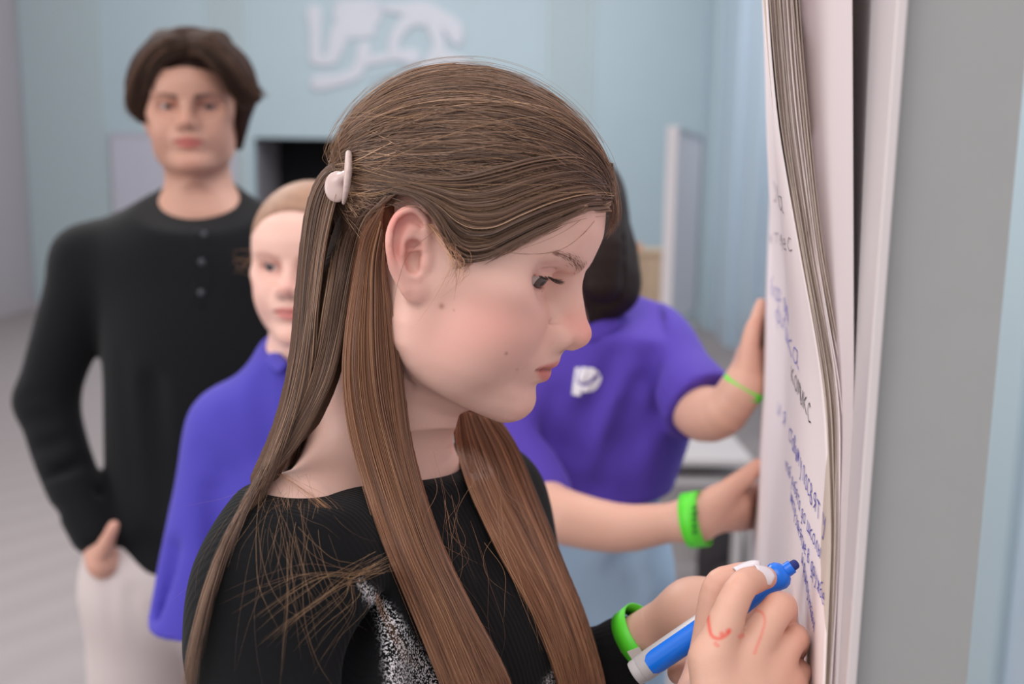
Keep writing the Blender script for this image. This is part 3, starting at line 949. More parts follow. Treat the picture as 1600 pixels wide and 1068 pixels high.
wisps('hairline_wisps', W, 0.00009, M['hair_girl'])
# loose hairs over the shoulder
W = []
for i in range(40):
    x0, y0 = rng.uniform(400, 500), rng.uniform(728, 790)
    a = rng.uniform(1.5, 3.1) if i % 3 else rng.uniform(0.5, 1.5); ln = rng.uniform(140, 320); c = rng.uniform(-1.5, 0.3)
    x, y = x0, y0; pts = [(x, y)]
    for k in range(5):
        x += ln / 5 * math.cos(a) * 0.62; y += ln / 5 * abs(math.sin(a)) + 6; a += c * 0.28 + rng.normal(0, 0.12); pts.append((x, y))
    W.append(pts)
for i in range(30):      # the fan of fair hairs across the upper arm
    s = rng.random(); x0, y0 = 555 + rng.normal(0, 14), 897 + rng.normal(0, 5)
    e = (350 + 150 * s ** .8 + rng.normal(0, 10), 955 + 90 * s + rng.normal(0, 16))
    m = (0.5 * (x0 + e[0]) + 8 + 26 * s + rng.normal(0, 6), 0.5 * (y0 + e[1]) - 24 + 6 * s + rng.normal(0, 5))
    W.append([(x0 + 45 + rng.normal(0, 10), y0 - 22 + rng.normal(0, 7)), (x0, y0), (x0 * .55 + m[0] * .45, y0 * .55 + m[1] * .45 - 4), m, (m[0] * .4 + e[0] * .6, m[1] * .4 + e[1] * .6 - 3), e])
wisps('loose_shoulder_hair', W, 0.000045, M['flyaway'])
W = []
for i in range(34):     # loose hairs beside the locks
    x0 = rng.uniform(640, 720) if i % 2 else rng.uniform(730, 790); y0 = rng.uniform(700, 860)
    dx = rng.normal(60, 40); ln = rng.uniform(90, 240)
    W.append([(x0, y0), (x0 + dx * .3 + rng.normal(0, 8), y0 + ln * .35), (x0 + dx * .7 + rng.normal(0, 10), y0 + ln * .7), (x0 + dx + rng.normal(0, 18), y0 + ln)])
for i in range(18):
    W.append([(440 + rng.normal(0, 5), 740), (520 + rng.normal(0, 5), 800 + rng.normal(0, 5)), (565 + rng.normal(0, 4), 880), (600 + rng.normal(0, 5), 960), (640 + rng.normal(0, 9), 1040)])
wisps('loose_chest_hair', W, 0.000045, M['hair_warm'])
W = [[(958, 300, .66), (925, 350, .60), (880, 388, .572), (820, 397, .562), (770, 388, .560), (735, 372, .562)],
     [(955, 312, .66), (915, 362, .60), (870, 392, .57), (815, 396, .562), (765, 384, .56), (728, 365, .562)],
     [(950, 300, .66), (905, 345, .595), (860, 372, .57), (800, 392, .562), (760, 392, .56)],
     [(962, 290, .66), (935, 340, .62), (900, 372, .585), (860, 388, .57)],
     [(700, 350, .57), (712, 385, .567), (700, 425, .566), (676, 470, .57), (640, 520, .575)],
     [(690, 350, .57), (702, 400, .567), (688, 440, .566), (655, 490, .57)],
     [(706, 380, .565), (735, 395, .565), (728, 430, .564), (690, 465, .566)],
     [(680, 360, .565), (640, 395, .555), (622, 440, .56), (612, 490, .58)],
     [(620, 330, .56), (650, 322, .552), (680, 345, .555), (700, 372, .56)]]
for i in range(26):
    W.append([(672 + rng.normal(0, 5), 350, .57), (700 + rng.normal(0, 5), 385 + rng.normal(0, 4), .567), (716 + rng.normal(0, 9), 415 + rng.normal(0, 8), .566), (708 + rng.normal(0, 14), 442 + rng.normal(0, 12), .568)])
wisps('face_wisps', W, 0.00010, M['hair_warm'])

# hair clip
clip = empty('hair_clip', P(530, 275, .61))
tag(clip, 'pale pink hair clip at the back of the writing girl\'s head', 'hair clip')
M['clip'] = mat_plain('pale pink acetate', (198, 174, 168), 0.3)
def slab(name, pts, dep, th, mat, parent, k=0.004):
    """rounded plate through an outline of px points"""
    pass
F = Field(P(545, 270, .61) - 0.05, P(545, 270, .61) + 0.05, 0.0009)
F.chain([P(545, 242, .592), P(544, 268, .586), P(541, 298, .588), P(537, 316, .594)], [0.0030, 0.0034, 0.0028, 0.0018], 0.002, '+', 0.7, RT)
v, q = F.mesh(1); mesh_obj('clip_bar', v, q, M['clip'], clip)
F = Field(P(525, 290, .61) - 0.05, P(525, 290, .61) + 0.05, 0.0009)
F.ell(P(526, 292, .597), (0.0075, 0.0026, 0.0095), 0.002, '+', np.array([RT, FW, UP]))
F.cone(P(532, 280, .597), P(543, 272, .590), 0.004, 0.003, 0.003)
v, q = F.mesh(1); mesh_obj('clip_plate', v, q, M['clip'], clip)
# ------------------------------------------------------------------ the two hands of the writing girl, marker
def hand_mesh(name, palm, fingers, h, base, knuck, parent, forearm=None, paint=None, pk=0.010, k=0.0022, merge=None):
    """palm: list of (a, b, ra, rb); fingers: list of (points, radii); one continuous surface"""
    allp = [np.array(x) for f in fingers for x in f[0]] + [np.array(a) for c in palm for a in c[:2]] + [np.array(x) for x in (forearm[0] if forearm else [])]
    A = np.array(allp); F = Field(A.min(0) - 0.045, A.max(0) + 0.045, h)
    for a, b, ra, rb in palm:
        F.cone(a, b, ra, rb, pk)
    if forearm: F.chain(forearm[0], forearm[1], 0.015, '+', *(forearm[2:] if len(forearm) > 2 else ()))
    for f in fingers:
        pts, rs = f[0], f[1]
        # finger root blends widely, the rest keeps its own outline
        F.cone(np.array(pts[0]), np.array(pts[0]) * .45 + np.array(pts[1]) * .55, rs[0], 0.45 * rs[0] + 0.55 * rs[1], 0.007)
        F.chain(pts, rs, k, '+', 1.0, None, 4)
    v, q = F.mesh(2)
    cols = np.tile(base, (len(v), 1))
    for f in fingers:
        for i, j in enumerate(f[0]):
            if i == 0 and len(f) > 2: continue
            d = np.linalg.norm(v - np.array(j), axis=1)
            cols = cols * (1 - (0.35 * gs(d, 0.010))[:, None]) + knuck * (0.35 * gs(d, 0.010))[:, None]
    if paint is not None: cols = paint(v, cols)
    return mesh_obj(name, v, q, M['skin'], parent, cols=cols), F

HB, HK = lin(214, 170, 150), lin(216, 146, 128)
def right_hand():
    wr = P(1140, 1225, .540)
    I = [P(1112, 1030, .556), P(1153, 925, .560), P(1180, 905, .572), P(1196, 902, .578)]
    Mi = [P(1162, 1034, .562), P(1216, 950, .568), P(1222, 968, .590), P(1205, 985, .603)]
    Ri = [P(1200, 1046, .566), P(1238, 997, .574), P(1240, 1012, .596), P(1222, 1030, .608)]
    Pi = [P(1226, 1068, .570), P(1247, 1050, .582), P(1247, 1060, .600), P(1232, 1075, .608)]
    Th = [P(1096, 1090, .590), P(1108, 1000, .604), P(1120, 920, .604), P(1146, 903, .604), P(1168, 895, .602)]
    fs = [(I, [.0105, .0088, .0078, .0066]), (Mi, [.0105, .0092, .0082, .0075]), (Ri, [.0100, .0088, .0080, .0070]), (Pi, [.0090, .0078, .0070, .0062]),
          (Th, [.0130, .0105, .0093, .0085, .0070])]
    palm = [(wr, I[0], .0200, .0125), (wr, Mi[0], .0200, .0125), (wr, Ri[0], .0200, .0120), (wr, Pi[0], .0190, .0115), (wr, Th[0], .0190, .0145), (P(1110, 1120, .57), P(1200, 1130, .58), .022, .022)]
    def paint(v, c):
        x, y, z = proj(v)
        red = lin(222, 66, 52)
        def stroke(pts, w, a):
            nonlocal c
            pts = crom(np.array(pts, float), None, 8)
            d = np.min(np.hypot(x[:, None] - pts[None, :, 0], y[:, None] - pts[None, :, 1]), axis=1)
            k = (a / (1 + np.exp((d - w) / 0.7)) * (z < 0.585))[:, None]
            c = c * (1 - k) + red * k
        stroke([(1106, 962), (1108, 978), (1112, 992), (1122, 997), (1134, 992), (1140, 984)], 2.6, .75)
        stroke([(1128, 990), (1138, 986)], 4.0, .6)
        stroke([(1118, 1005), (1121, 1008)], 3.0, .5)
        stroke([(1182, 953), (1191, 957), (1195, 970), (1190, 990), (1184, 1006), (1179, 1020)], 2.0, .5)
        stroke([(1156, 994), (1160, 992)], 3.4, .45)
        return c
    hand_mesh('right_hand', palm, fs, 0.0010, HB, HK, girl, ([wr, P(1060, 1330, .51), P(960, 1400, .50)], [.024, .031, .034]), paint)
    nail(girl, P(1183, 891, .5665), P(1211, 900, .5700), nrm(-FW * .8 + UP * .62 - RT * .1), .0066, M['nail'])
    nail(girl, P(1148, 889, .5960), P(1186, 876, .5990), nrm(UP * .9 - FW * .28 - RT * .1), .0075, M['nail'])
right_hand()

def left_hand():
    wr = P(1085, 955, .690)
    fs = [([P(1150, 925, .680), P(1195, 930, .672), P(1225, 950, .655), P(1238, 966, .645)], [.0100, .0082, .0074, .0064]),
          ([P(1152, 945, .682), P(1190, 965, .676), P(1215, 985, .668)], [.0100, .0085, .0070]),
          ([P(1148, 965, .684), P(1180, 990, .680), P(1205, 1010, .674)], [.0095, .0080, .0068]),
          ([P(1140, 985, .686), P(1170, 1015, .684), P(1190, 1032, .680)], [.0088, .0072, .0060]),
          ([P(1105, 985, .675), P(1090, 1025, .655), P(1075, 1045, .645), P(1062, 1050, .640)], [.0125, .0105, .0095, .0080])]
    palm = [(wr, f[0][0], .0175, .0125) for f in fs[:4]] + [(wr, fs[4][0][0], .018, .014)]
    hand_mesh('left_hand', palm, fs, 0.0013, HB, HK, girl, ([wr, P(1030, 978, .708), P(965, 1025, .727)], [.0185, .0200, .0225], .85, UP))
    nail(girl, P(1236, 955, .639), P(1247, 974, .636), nrm(-FW + RT * .3 + UP * .3), .0062, M['nail'])
left_hand()

def wristband(label, c, axis, ra, rb, up, width, group='green event wristbands', tilt=0.0, text=True, flap=None):
    e = empty('wristband', c)
    tag(e, label, 'wristband', group)
    band('strap', c, axis, ra, rb, up, width, M['green'], e, 0.0009, tilt)
    return e
ax = nrm(P(1030, 978, .708) - P(965, 1025, .727))
c = P(1003, 997, .716)
wb = wristband('green wristband with a white tag below the black knit cuff', c, ax, .0240, .0212, UP, .0135)
M['tagpaper'] = mat_plain('white adhesive tag', (205, 196, 190), 0.6)
t0 = P(980, 1018, .690); s1 = nrm(P(1000, 1010, .690) - t0); s2 = nrm(P(990, 1040, .690) - t0); nn = nrm(np.cross(s1, s2)) * 0.0006
vs = []
for off in (0, 1):
    vs += [t0 + nn * off, t0 + s1 * .009 + nn * off, t0 + s1 * .0105 + s2 * .013 + nn * off, t0 + s1 * .002 + s2 * .014 + nn * off]
mesh_obj('tag', vs, [(0, 1, 2, 3), (7, 6, 5, 4), (0, 4, 5, 1), (1, 5, 6, 2), (2, 6, 7, 3), (3, 7, 4, 0)], M['tagpaper'], wb, smooth=False)

def lathe(name, a, b, prof, mat, parent, n=40):
    """prof: (position along a->b in metres, radius)"""
    a = np.array(a); ax = nrm(np.array(b) - a); u = nrm(np.cross(ax, V(0.13, 0.2, 1))); w = np.cross(ax, u)
    vs, fs = [], []
    for (t, r) in prof:
        for i in range(n):
            p = 2 * math.pi * i / n
            vs.append(a + ax * t + (u * math.cos(p) + w * math.sin(p)) * max(r, 1e-5))
    for k in range(len(prof) - 1):
        for i in range(n):
            j = (i + 1) % n
            fs.append((k * n + i, k * n + j, (k + 1) * n + j, (k + 1) * n + i))
    fs.append(tuple(range(n))[::-1]); fs.append(tuple((len(prof) - 1) * n + i for i in range(n)))
    o = mesh_obj(name, vs, fs, mat, parent)
    m = o.modifiers.new('edge', 'EDGE_SPLIT'); m.split_angle = math.radians(35)
    return o

def marker():
    b, t = P(990, 1053, .628), P(1247, 878, .615)
    e = empty('marker', b)
    tag(e, 'blue and grey marker held in the writing girl\'s right hand', 'marker')
    M['mk_grey'] = mat_plain('grey white barrel plastic', (196, 192, 192), 0.35)
    M['mk_blue'] = mat_plain('bright blue plastic', (20, 118, 235), 0.25)
    M['mk_ink'] = mat_plain('dark blue felt tip', (38, 50, 120), 0.8)
    ax = nrm(t - b); L = np.linalg.norm(t - b)
    lathe('barrel', b, t, [(0, .0055), (.0006, .0074), (.002, .0079), (.006, .0080), (.0061, .0083), (.0066, .0086), (.62 * L, .0088), (.625 * L, .0086)], M['mk_grey'], e)
    lathe('grip', b, t, [(.62 * L, .0084), (.70 * L, .0078), (.79 * L, .0066), (.82 * L, .0066), (.85 * L, .0080), (.880 * L, .0088), (.905 * L, .0080), (.925 * L, .0056), (.928 * L, .0044),
                         (.965 * L, .0042), (.966 * L, .0036)], M['mk_blue'], e)
    lathe('felt_tip', b, t, [(.964 * L, .0032), (.988 * L, .0030), (.996 * L, .0022), (.999 * L, .0012), (L, .0003)], M['mk_ink'], e)
    # blue label wrapped round the camera side of the barrel
    u = nrm(np.cross(ax, FW)); w = np.cross(ax, u); w = w if w @ FW < 0 else -w
    vs, fs = [], []; n1, n2 = 26, 15
    for i in range(n1):
        s = i / (n1 - 1); tt = .0120 + s * (.0580)
        half = 0.98 * (math.sqrt(max(0, 1 - max(0, (0.14 - s) / 0.14) ** 2)) * .45 + .55 if s < .14 else 1.0)
        for j in range(n2):
            p = (j / (n2 - 1) - .5) * 2 * half + 0.12
            vs.append(b + ax * tt + (w * math.cos(p) + u * math.sin(p)) * (.0086 + .0002 * s + .0003))
    for i in range(n1 - 1):
        for j in range(n2 - 1):
            k = i * n2 + j; fs.append((k, k + n2, k + n2 + 1, k + 1))
    mesh_obj('blue_sleeve', vs, fs, M['mk_blue'], e)
marker()
# ------------------------------------------------------------------ the three people behind
def mat_cloth(name, rgb, rough=0.8, bmp=0.3, bs_=500, noise=0.08):
    m = mat_plain(name, rgb, rough, noise, 6, bmp, bs_, 0, 0.2)
    m.node_tree.nodes['Principled BSDF'].inputs['Sheen Weight'].default_value = 0.08
    return m
M['polo'] = mat_cloth('violet cotton', (82, 62, 164))
M['polo_kid'] = mat_cloth('blue violet cotton', (72, 64, 168))
M['black'] = mat_cloth('black cotton', (13, 14, 17), 0.9)
M['beige'] = mat_cloth('light grey trousers', (198, 186, 184))
M['jeans'] = mat_cloth('washed blue denim', (152, 176, 198), 0.85, 0.3, 900, 0.2)
M['greytr'] = mat_cloth('grey trousers', (150, 138, 140))
M['shoe'] = mat_cloth('white shoe', (215, 212, 210), 0.5)
M['hair_dark'] = mat_plain('dark brown hair', (36, 25, 22), 0.6, 0.3, 120, 0.8, 300, 0, 0.2)
M['hair_boy'] = mat_plain('brown hair', (52, 36, 30), 0.7, 0.35, 60, 0.8, 220, 0, 0.15)
M['hair_kid'] = mat_plain('fair hair', (150, 114, 92), 0.6, 0.25, 90, 0.6, 300)
M['button'] = mat_plain('dark button', (62, 64, 70), 0.3)
M['white'] = mat_plain('white print', (232, 230, 236), 0.6)
DOWN = V(0, 0, -1)

def floor_foot(F, hip, knee, ankle, r, k=0.03):
    F.chain([hip, knee, ankle], r, k)

def shoe(parent, p, fwd, mat):
    f = nrm(V(fwd[0], fwd[1], 0))
    F = Field(V(p[0], p[1], 0) - V(.22, .22, .02), V(p[0], p[1], 0) + V(.22, .22, .14), 0.006)
    F.chain([V(p[0], p[1], .045) - f * .03, V(p[0], p[1], .04) + f * .08, V(p[0], p[1], .03) + f * .15], [.042, .038, .030], .02)
    F.cone(V(p[0], p[1], .05), V(p[0], p[1], .09), .042, .042, .02)
    F.do(((-9, -9, -.1), (9, 9, .2)), lambda X, Y, Z: (0.001 - Z + 0 * X + 0 * Y).astype(np.float32), .004, '&')
    v, q = F.mesh(1); mesh_obj('shoe', v, q, mat, parent)

# ---- boy
bp = Pose(P(303, 184, 1.70), (-79.2, 1.1, 1.2), 1.017)
boy = empty('person', (bp.p[0], bp.p[1], 0))
tag(boy, 'tall boy with brown curtain hair in a black henley, hand in pocket', 'person')
def make_boy():
    tr = [([P(306, 240, 1.72), P(312, 300, 1.735), P(316, 360, 1.745)], [.054, .056, .066], .03),
          ([P(316, 345, 1.75), P(180, 385, 1.75)], [.045, .036], .05), ([P(316, 345, 1.75), P(450, 385, 1.75)], [.045, .036], .05)]
    F = Field((-0.13, -0.19, -0.29), (0.13, 0.19, 0.13), 0.0026)
    head_field(F, dict(oa=0.3, open=0.0044, openz=-0.0015, ear=0.95, wide=0.95))
    for a, r, k in tr: F.chain([bp.l(x) for x in a], r, k)
    v, q = F.mesh(1)
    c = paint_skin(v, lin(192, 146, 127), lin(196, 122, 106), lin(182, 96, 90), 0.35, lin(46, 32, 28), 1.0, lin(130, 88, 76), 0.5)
    mesh_obj('body', bp.w(v), q, M['skin'], boy, cols=c)
    for s in (-1, 1): eyeball(boy, bp, s, (1, 0.12, -0.05), (48, 38, 36), white=(170, 158, 154))
    # henley
    d0 = 1.72
    A = P(60, 300, d0); B = P(520, 1000, d0)
    F = Field(V(-1.0, 1.45, 0.70), V(-0.10, 2.0, 1.60), 0.0058)
    for a, r, k in tr: F.chain(a[1:] if len(a) > 2 else a, [x + .007 for x in (r[1:] if len(r) > 2 else r)], k)
    Sl, Sr = P(138, 408, 1.74), P(492, 408, 1.76)
    F.cone(Sl, P(250, 400, 1.745), .058, .075, .04); F.cone(Sr, P(385, 400, 1.75), .058, .075, .04)
    F.ell(P(315, 500, 1.75), (.175, .112, .22), .06); F.ell(P(305, 720, 1.75), (.152, .105, .28), .07); F.ell(P(300, 860, 1.75), (.155, .108, .16), .05)
    F.chain([Sl, P(103, 520, 1.73), P(72, 625, 1.72)], [.058, .054, .050], .03)
    F.chain([P(72, 625, 1.72), P(105, 735, 1.69), P(146, 832, 1.66)], [.049, .045, .037], .02)
    F.chain([Sr, P(520, 560, 1.76), P(545, 660, 1.76)], [.058, .054, .050], .03)
    F.chain([P(545, 660, 1.76), P(500, 800, 1.68), P(450, 870, 1.64)], [.049, .044, .036], .02)
    # folds at the elbow and hem
    for i, (x0, y0, x1, y1) in enumerate(((28, 618, 110, 600), (30, 655, 118, 640), (45, 700, 128, 672), (60, 745, 140, 715), (84, 800, 150, 770))):
        F.chain([P(x0, y0, 1.66), P((x0 + x1) / 2, (y0 + y1) / 2 + 6, 1.655), P(x1, y1, 1.67)], [.003, .008, .003], .018, '-')
    for (x0, y0, x1, y1) in ((170, 560, 190, 760), (235, 600, 245, 800), (175, 800, 260, 850), (190, 850, 280, 870)):
        F.cone(P(x0, y0, 1.625), P(x1, y1, 1.625), .012, .008, .03, '-')
    A, B, D = P(240, 290, 1.745), P(314, 382, 1.62), P(391, 300, 1.745)
    n = nrm(np.cross(B - A, D - A)); n = n if n[2] > 0 else -n
    lo, hi = F.lo, F.lo + F.h * F.n
    F.do((lo, hi), lambda X, Y, Z: ((X - A[0]) * n[0] + (Y - A[1]) * n[1] + (Z - A[2]) * n[2]).astype(np.float32), .004, '&')
    zh = P(200, 898, 1.66)[2]
    F.do((lo, hi), lambda X, Y, Z: (zh - Z + 0 * X + 0 * Y).astype(np.float32), .01, '&')
    v, q = F.mesh(2); mesh_obj('henley_shirt', v, q, M['black'], boy)
    SH = F
    # collar band along the neckline, placket, buttons
    pts = []
    for t in np.linspace(0, 2 * math.pi, 41)[:-1]:
        c0 = P(316, 312, 1.735); u1 = nrm(D - A); u2 = nrm(np.cross(n, u1))
        pts.append(c0 + 0 * t)
    for i, (x, y) in enumerate(((319, 366), (315, 409), (314, 457))):
        d = SH.depth(x, y, 1.5, 1.8); a = P(x, y, d - .004); b = P(x, y, d + .002)
        lathe('button', a, b, [(0, .0035), (.0006, .0052), (.002, .0055), (.005, .0055)], M['button'], boy, 16)
    x0 = [(x, y) for x, y in ((303, 352), (300, 480), (330, 480), (328, 346))]
    def strip(name, poly, mat, parent, SHf, d0, d1, lift=.0018, nx=8, ny=20):
        a, b, c, d = poly; vs = []
        for i in range(ny + 1):
            for j in range(nx + 1):
                s, t = i / ny, j / nx
                x = (a[0] * (1 - s) + b[0] * s) * (1 - t) + (d[0] * (1 - s) + c[0] * s) * t
                y = (a[1] * (1 - s) + b[1] * s) * (1 - t) + (d[1] * (1 - s) + c[1] * s) * t
                vs.append(P(x, y, SHf.depth(x, y, d0, d1) - lift))
        n0 = len(vs); vs += [p + FW * lift * 1.5 for p in vs]
        fs = []; W_ = nx + 1
        for i in range(ny):
            for j in range(nx):
                k = i * W_ + j; fs += [(k, k + W_, k + W_ + 1, k + 1), (n0 + k, n0 + k + 1, n0 + k + W_ + 1, n0 + k + W_)]
        rim = [j for j in range(W_)] + [i * W_ + nx for i in range(1, ny + 1)] + [ny * W_ + j for j in range(nx - 1, -1, -1)] + [i * W_ for i in range(ny - 1, 0, -1)]
        fs += [(a_, b_, n0 + b_, n0 + a_) for a_, b_ in zip(rim, rim[1:] + rim[:1])]
        return mesh_obj(name, vs, fs, mat, parent)
    globals()['strip'] = strip
    strip('placket', ((302, 358), (300, 480), (330, 480), (330, 352)), M['black'], boy, SH, 1.5, 1.8)
    # hand going into the pocket
    hand_mesh('hand', [(P(150, 842, 1.655), P(161, 876, 1.65), .024, .023), (P(161, 876, 1.65), P(175, 915, 1.72), .023, .020)],
              [([P(160, 862, 1.63), P(172, 835, 1.615), P(178, 820, 1.612)], [.013, .011, .009])], .004, lin(205, 156, 138), lin(205, 140, 120), boy, None, None, .02, .006)
    # trousers
    F = Field(V(-0.95, 1.40, 0.03), V(-0.15, 2.1, 1.0), 0.008)
    hipL, hipR = P(225, 930, 1.75), P(375, 930, 1.76)
    F.cone(hipL, hipR, .095, .095, .05); F.cone(hipL + V(0, 0, .06), hipR + V(0, 0, .06), .095, .095, .05)
    for h, dx in ((hipL, -.02), (hipR, .03)):
        F.chain([h, V(h[0] + dx, h[1] + .0, .48), V(h[0] + dx, h[1] + .03, .08)], [.098, .082, .072], .03)
    for (x0, y0, x1, y1) in ((165, 900, 175, 1200), (235, 960, 225, 1200), (200, 930, 215, 1100)):
        F.cone(P(x0, y0, 1.63), P(x1, y1, 1.64), .010, .012, .02, '-')
    v, q = F.mesh(1); mesh_obj('trousers', v, q, M['beige'], boy)
    for h, dx in ((hipL, -.02), (hipR, .03)): shoe(boy, V(h[0] + dx, h[1] + .0, 0), (0.2, -1, 0), M['shoe'])
    # hair: crown plus two curtains falling from a centre parting
    F = Field(bp.p - V(.17, .17, .10), bp.p + V(.17, .17, .20), 0.003)
    R = bp.R.T
    F.ell(bp.w((-.004, 0, .052)), (.096, .079, .084), .01, '+', R)
    F.ell(bp.w((-.050, 0, .020)), (.056, .070, .085), .02, '+', R)
    for ch, rr in (([(290, 76, 1.62), (262, 74, 1.615), (236, 94, 1.63), (218, 130, 1.645), (212, 162, 1.66), (220, 186, 1.665)], [.014, .020, .020, .019, .017, .007]),
                   ([(294, 76, 1.62), (326, 74, 1.61), (356, 100, 1.61), (378, 136, 1.63), (400, 152, 1.64)], [.014, .022, .025, .022, .010]),
                   ([(252, 76, 1.66), (228, 106, 1.68), (216, 145, 1.69), (226, 180, 1.69)], [.025, .026, .022, .010]),
                   ([(330, 72, 1.66), (366, 104, 1.68), (382, 142, 1.69), (376, 180, 1.70), (373, 228, 1.72)], [.025, .028, .024, .018, .008]),
                   ([(300, 66, 1.66), (255, 66, 1.68)], [.024, .022]), ([(285, 66, 1.66), (340, 70, 1.68)], [.024, .025])):
        F.chain([P(*c) for c in ch], rr, .010)
    # face opening
    F.ell(bp.w((.105, 0, -.020)), (.060, .056, .098), .010, '-', R)
    F.cone(P(291, 72, 1.57), P(293, 50, 1.62), .004, .003, .012, '-')
    for i in range(44):
        a = rng.uniform(0, 1); sgn = 1 if i % 2 else -1
        x0 = 292 + sgn * 6 * rng.random(); pts = [(x0, 66 + rng.uniform(-18, 14), 1.60), (x0 + sgn * 34, 66 + 22 * a, 1.588), (x0 + sgn * 66, 96 + 30 * a, 1.60), (x0 + sgn * 92, 140 + 24 * a, 1.625)]
        F.chain([P(*c) for c in pts], [.0018, .0024, .0022, .0014], .006, '-')
    v, q = F.mesh(1); mesh_obj('hair', v, q, M['hair_boy'], boy)
    M['hair_boy_s'] = mat_hair('boy hair strands', (40, 29, 24), (84, 60, 48), (146, 108, 84), 0.6); M['hair_boy_s'].node_tree.nodes['Principled BSDF'].inputs['Specular IOR Level'].default_value = .2
    rope([[(291, 58, 1.62), (262, 62, 1.595), (232, 84, 1.605), (212, 124, 1.62), (204, 166, 1.64), (216, 190, 1.655)],
          [(291, 66, 1.605), (266, 72, 1.59), (244, 92, 1.60), (230, 124, 1.615), (222, 160, 1.63), (226, 194, 1.655)],
          [(290, 84, 1.60), (270, 88, 1.592), (252, 100, 1.60), (240, 124, 1.61), (234, 150, 1.625), (230, 185, 1.655)]], 5, 900, .00045, M['hair_boy_s'], 'hair_curtain', 0.5, 20, 2, boy, False)
    rope([[(294, 52, 1.63), (330, 56, 1.60), (365, 84, 1.61), (392, 126, 1.625), (414, 152, 1.64)],
          [(294, 64, 1.605), (325, 68, 1.585), (356, 96, 1.58), (380, 136, 1.605), (402, 158, 1.63)],
          [(294, 84, 1.60), (318, 86, 1.585), (340, 106, 1.585), (360, 142, 1.605), (384, 172, 1.63)]], 5, 900, .00045, M['hair_boy_s'], 'hair_curtain', 0.5, 20, 2, boy, False)
make_boy()

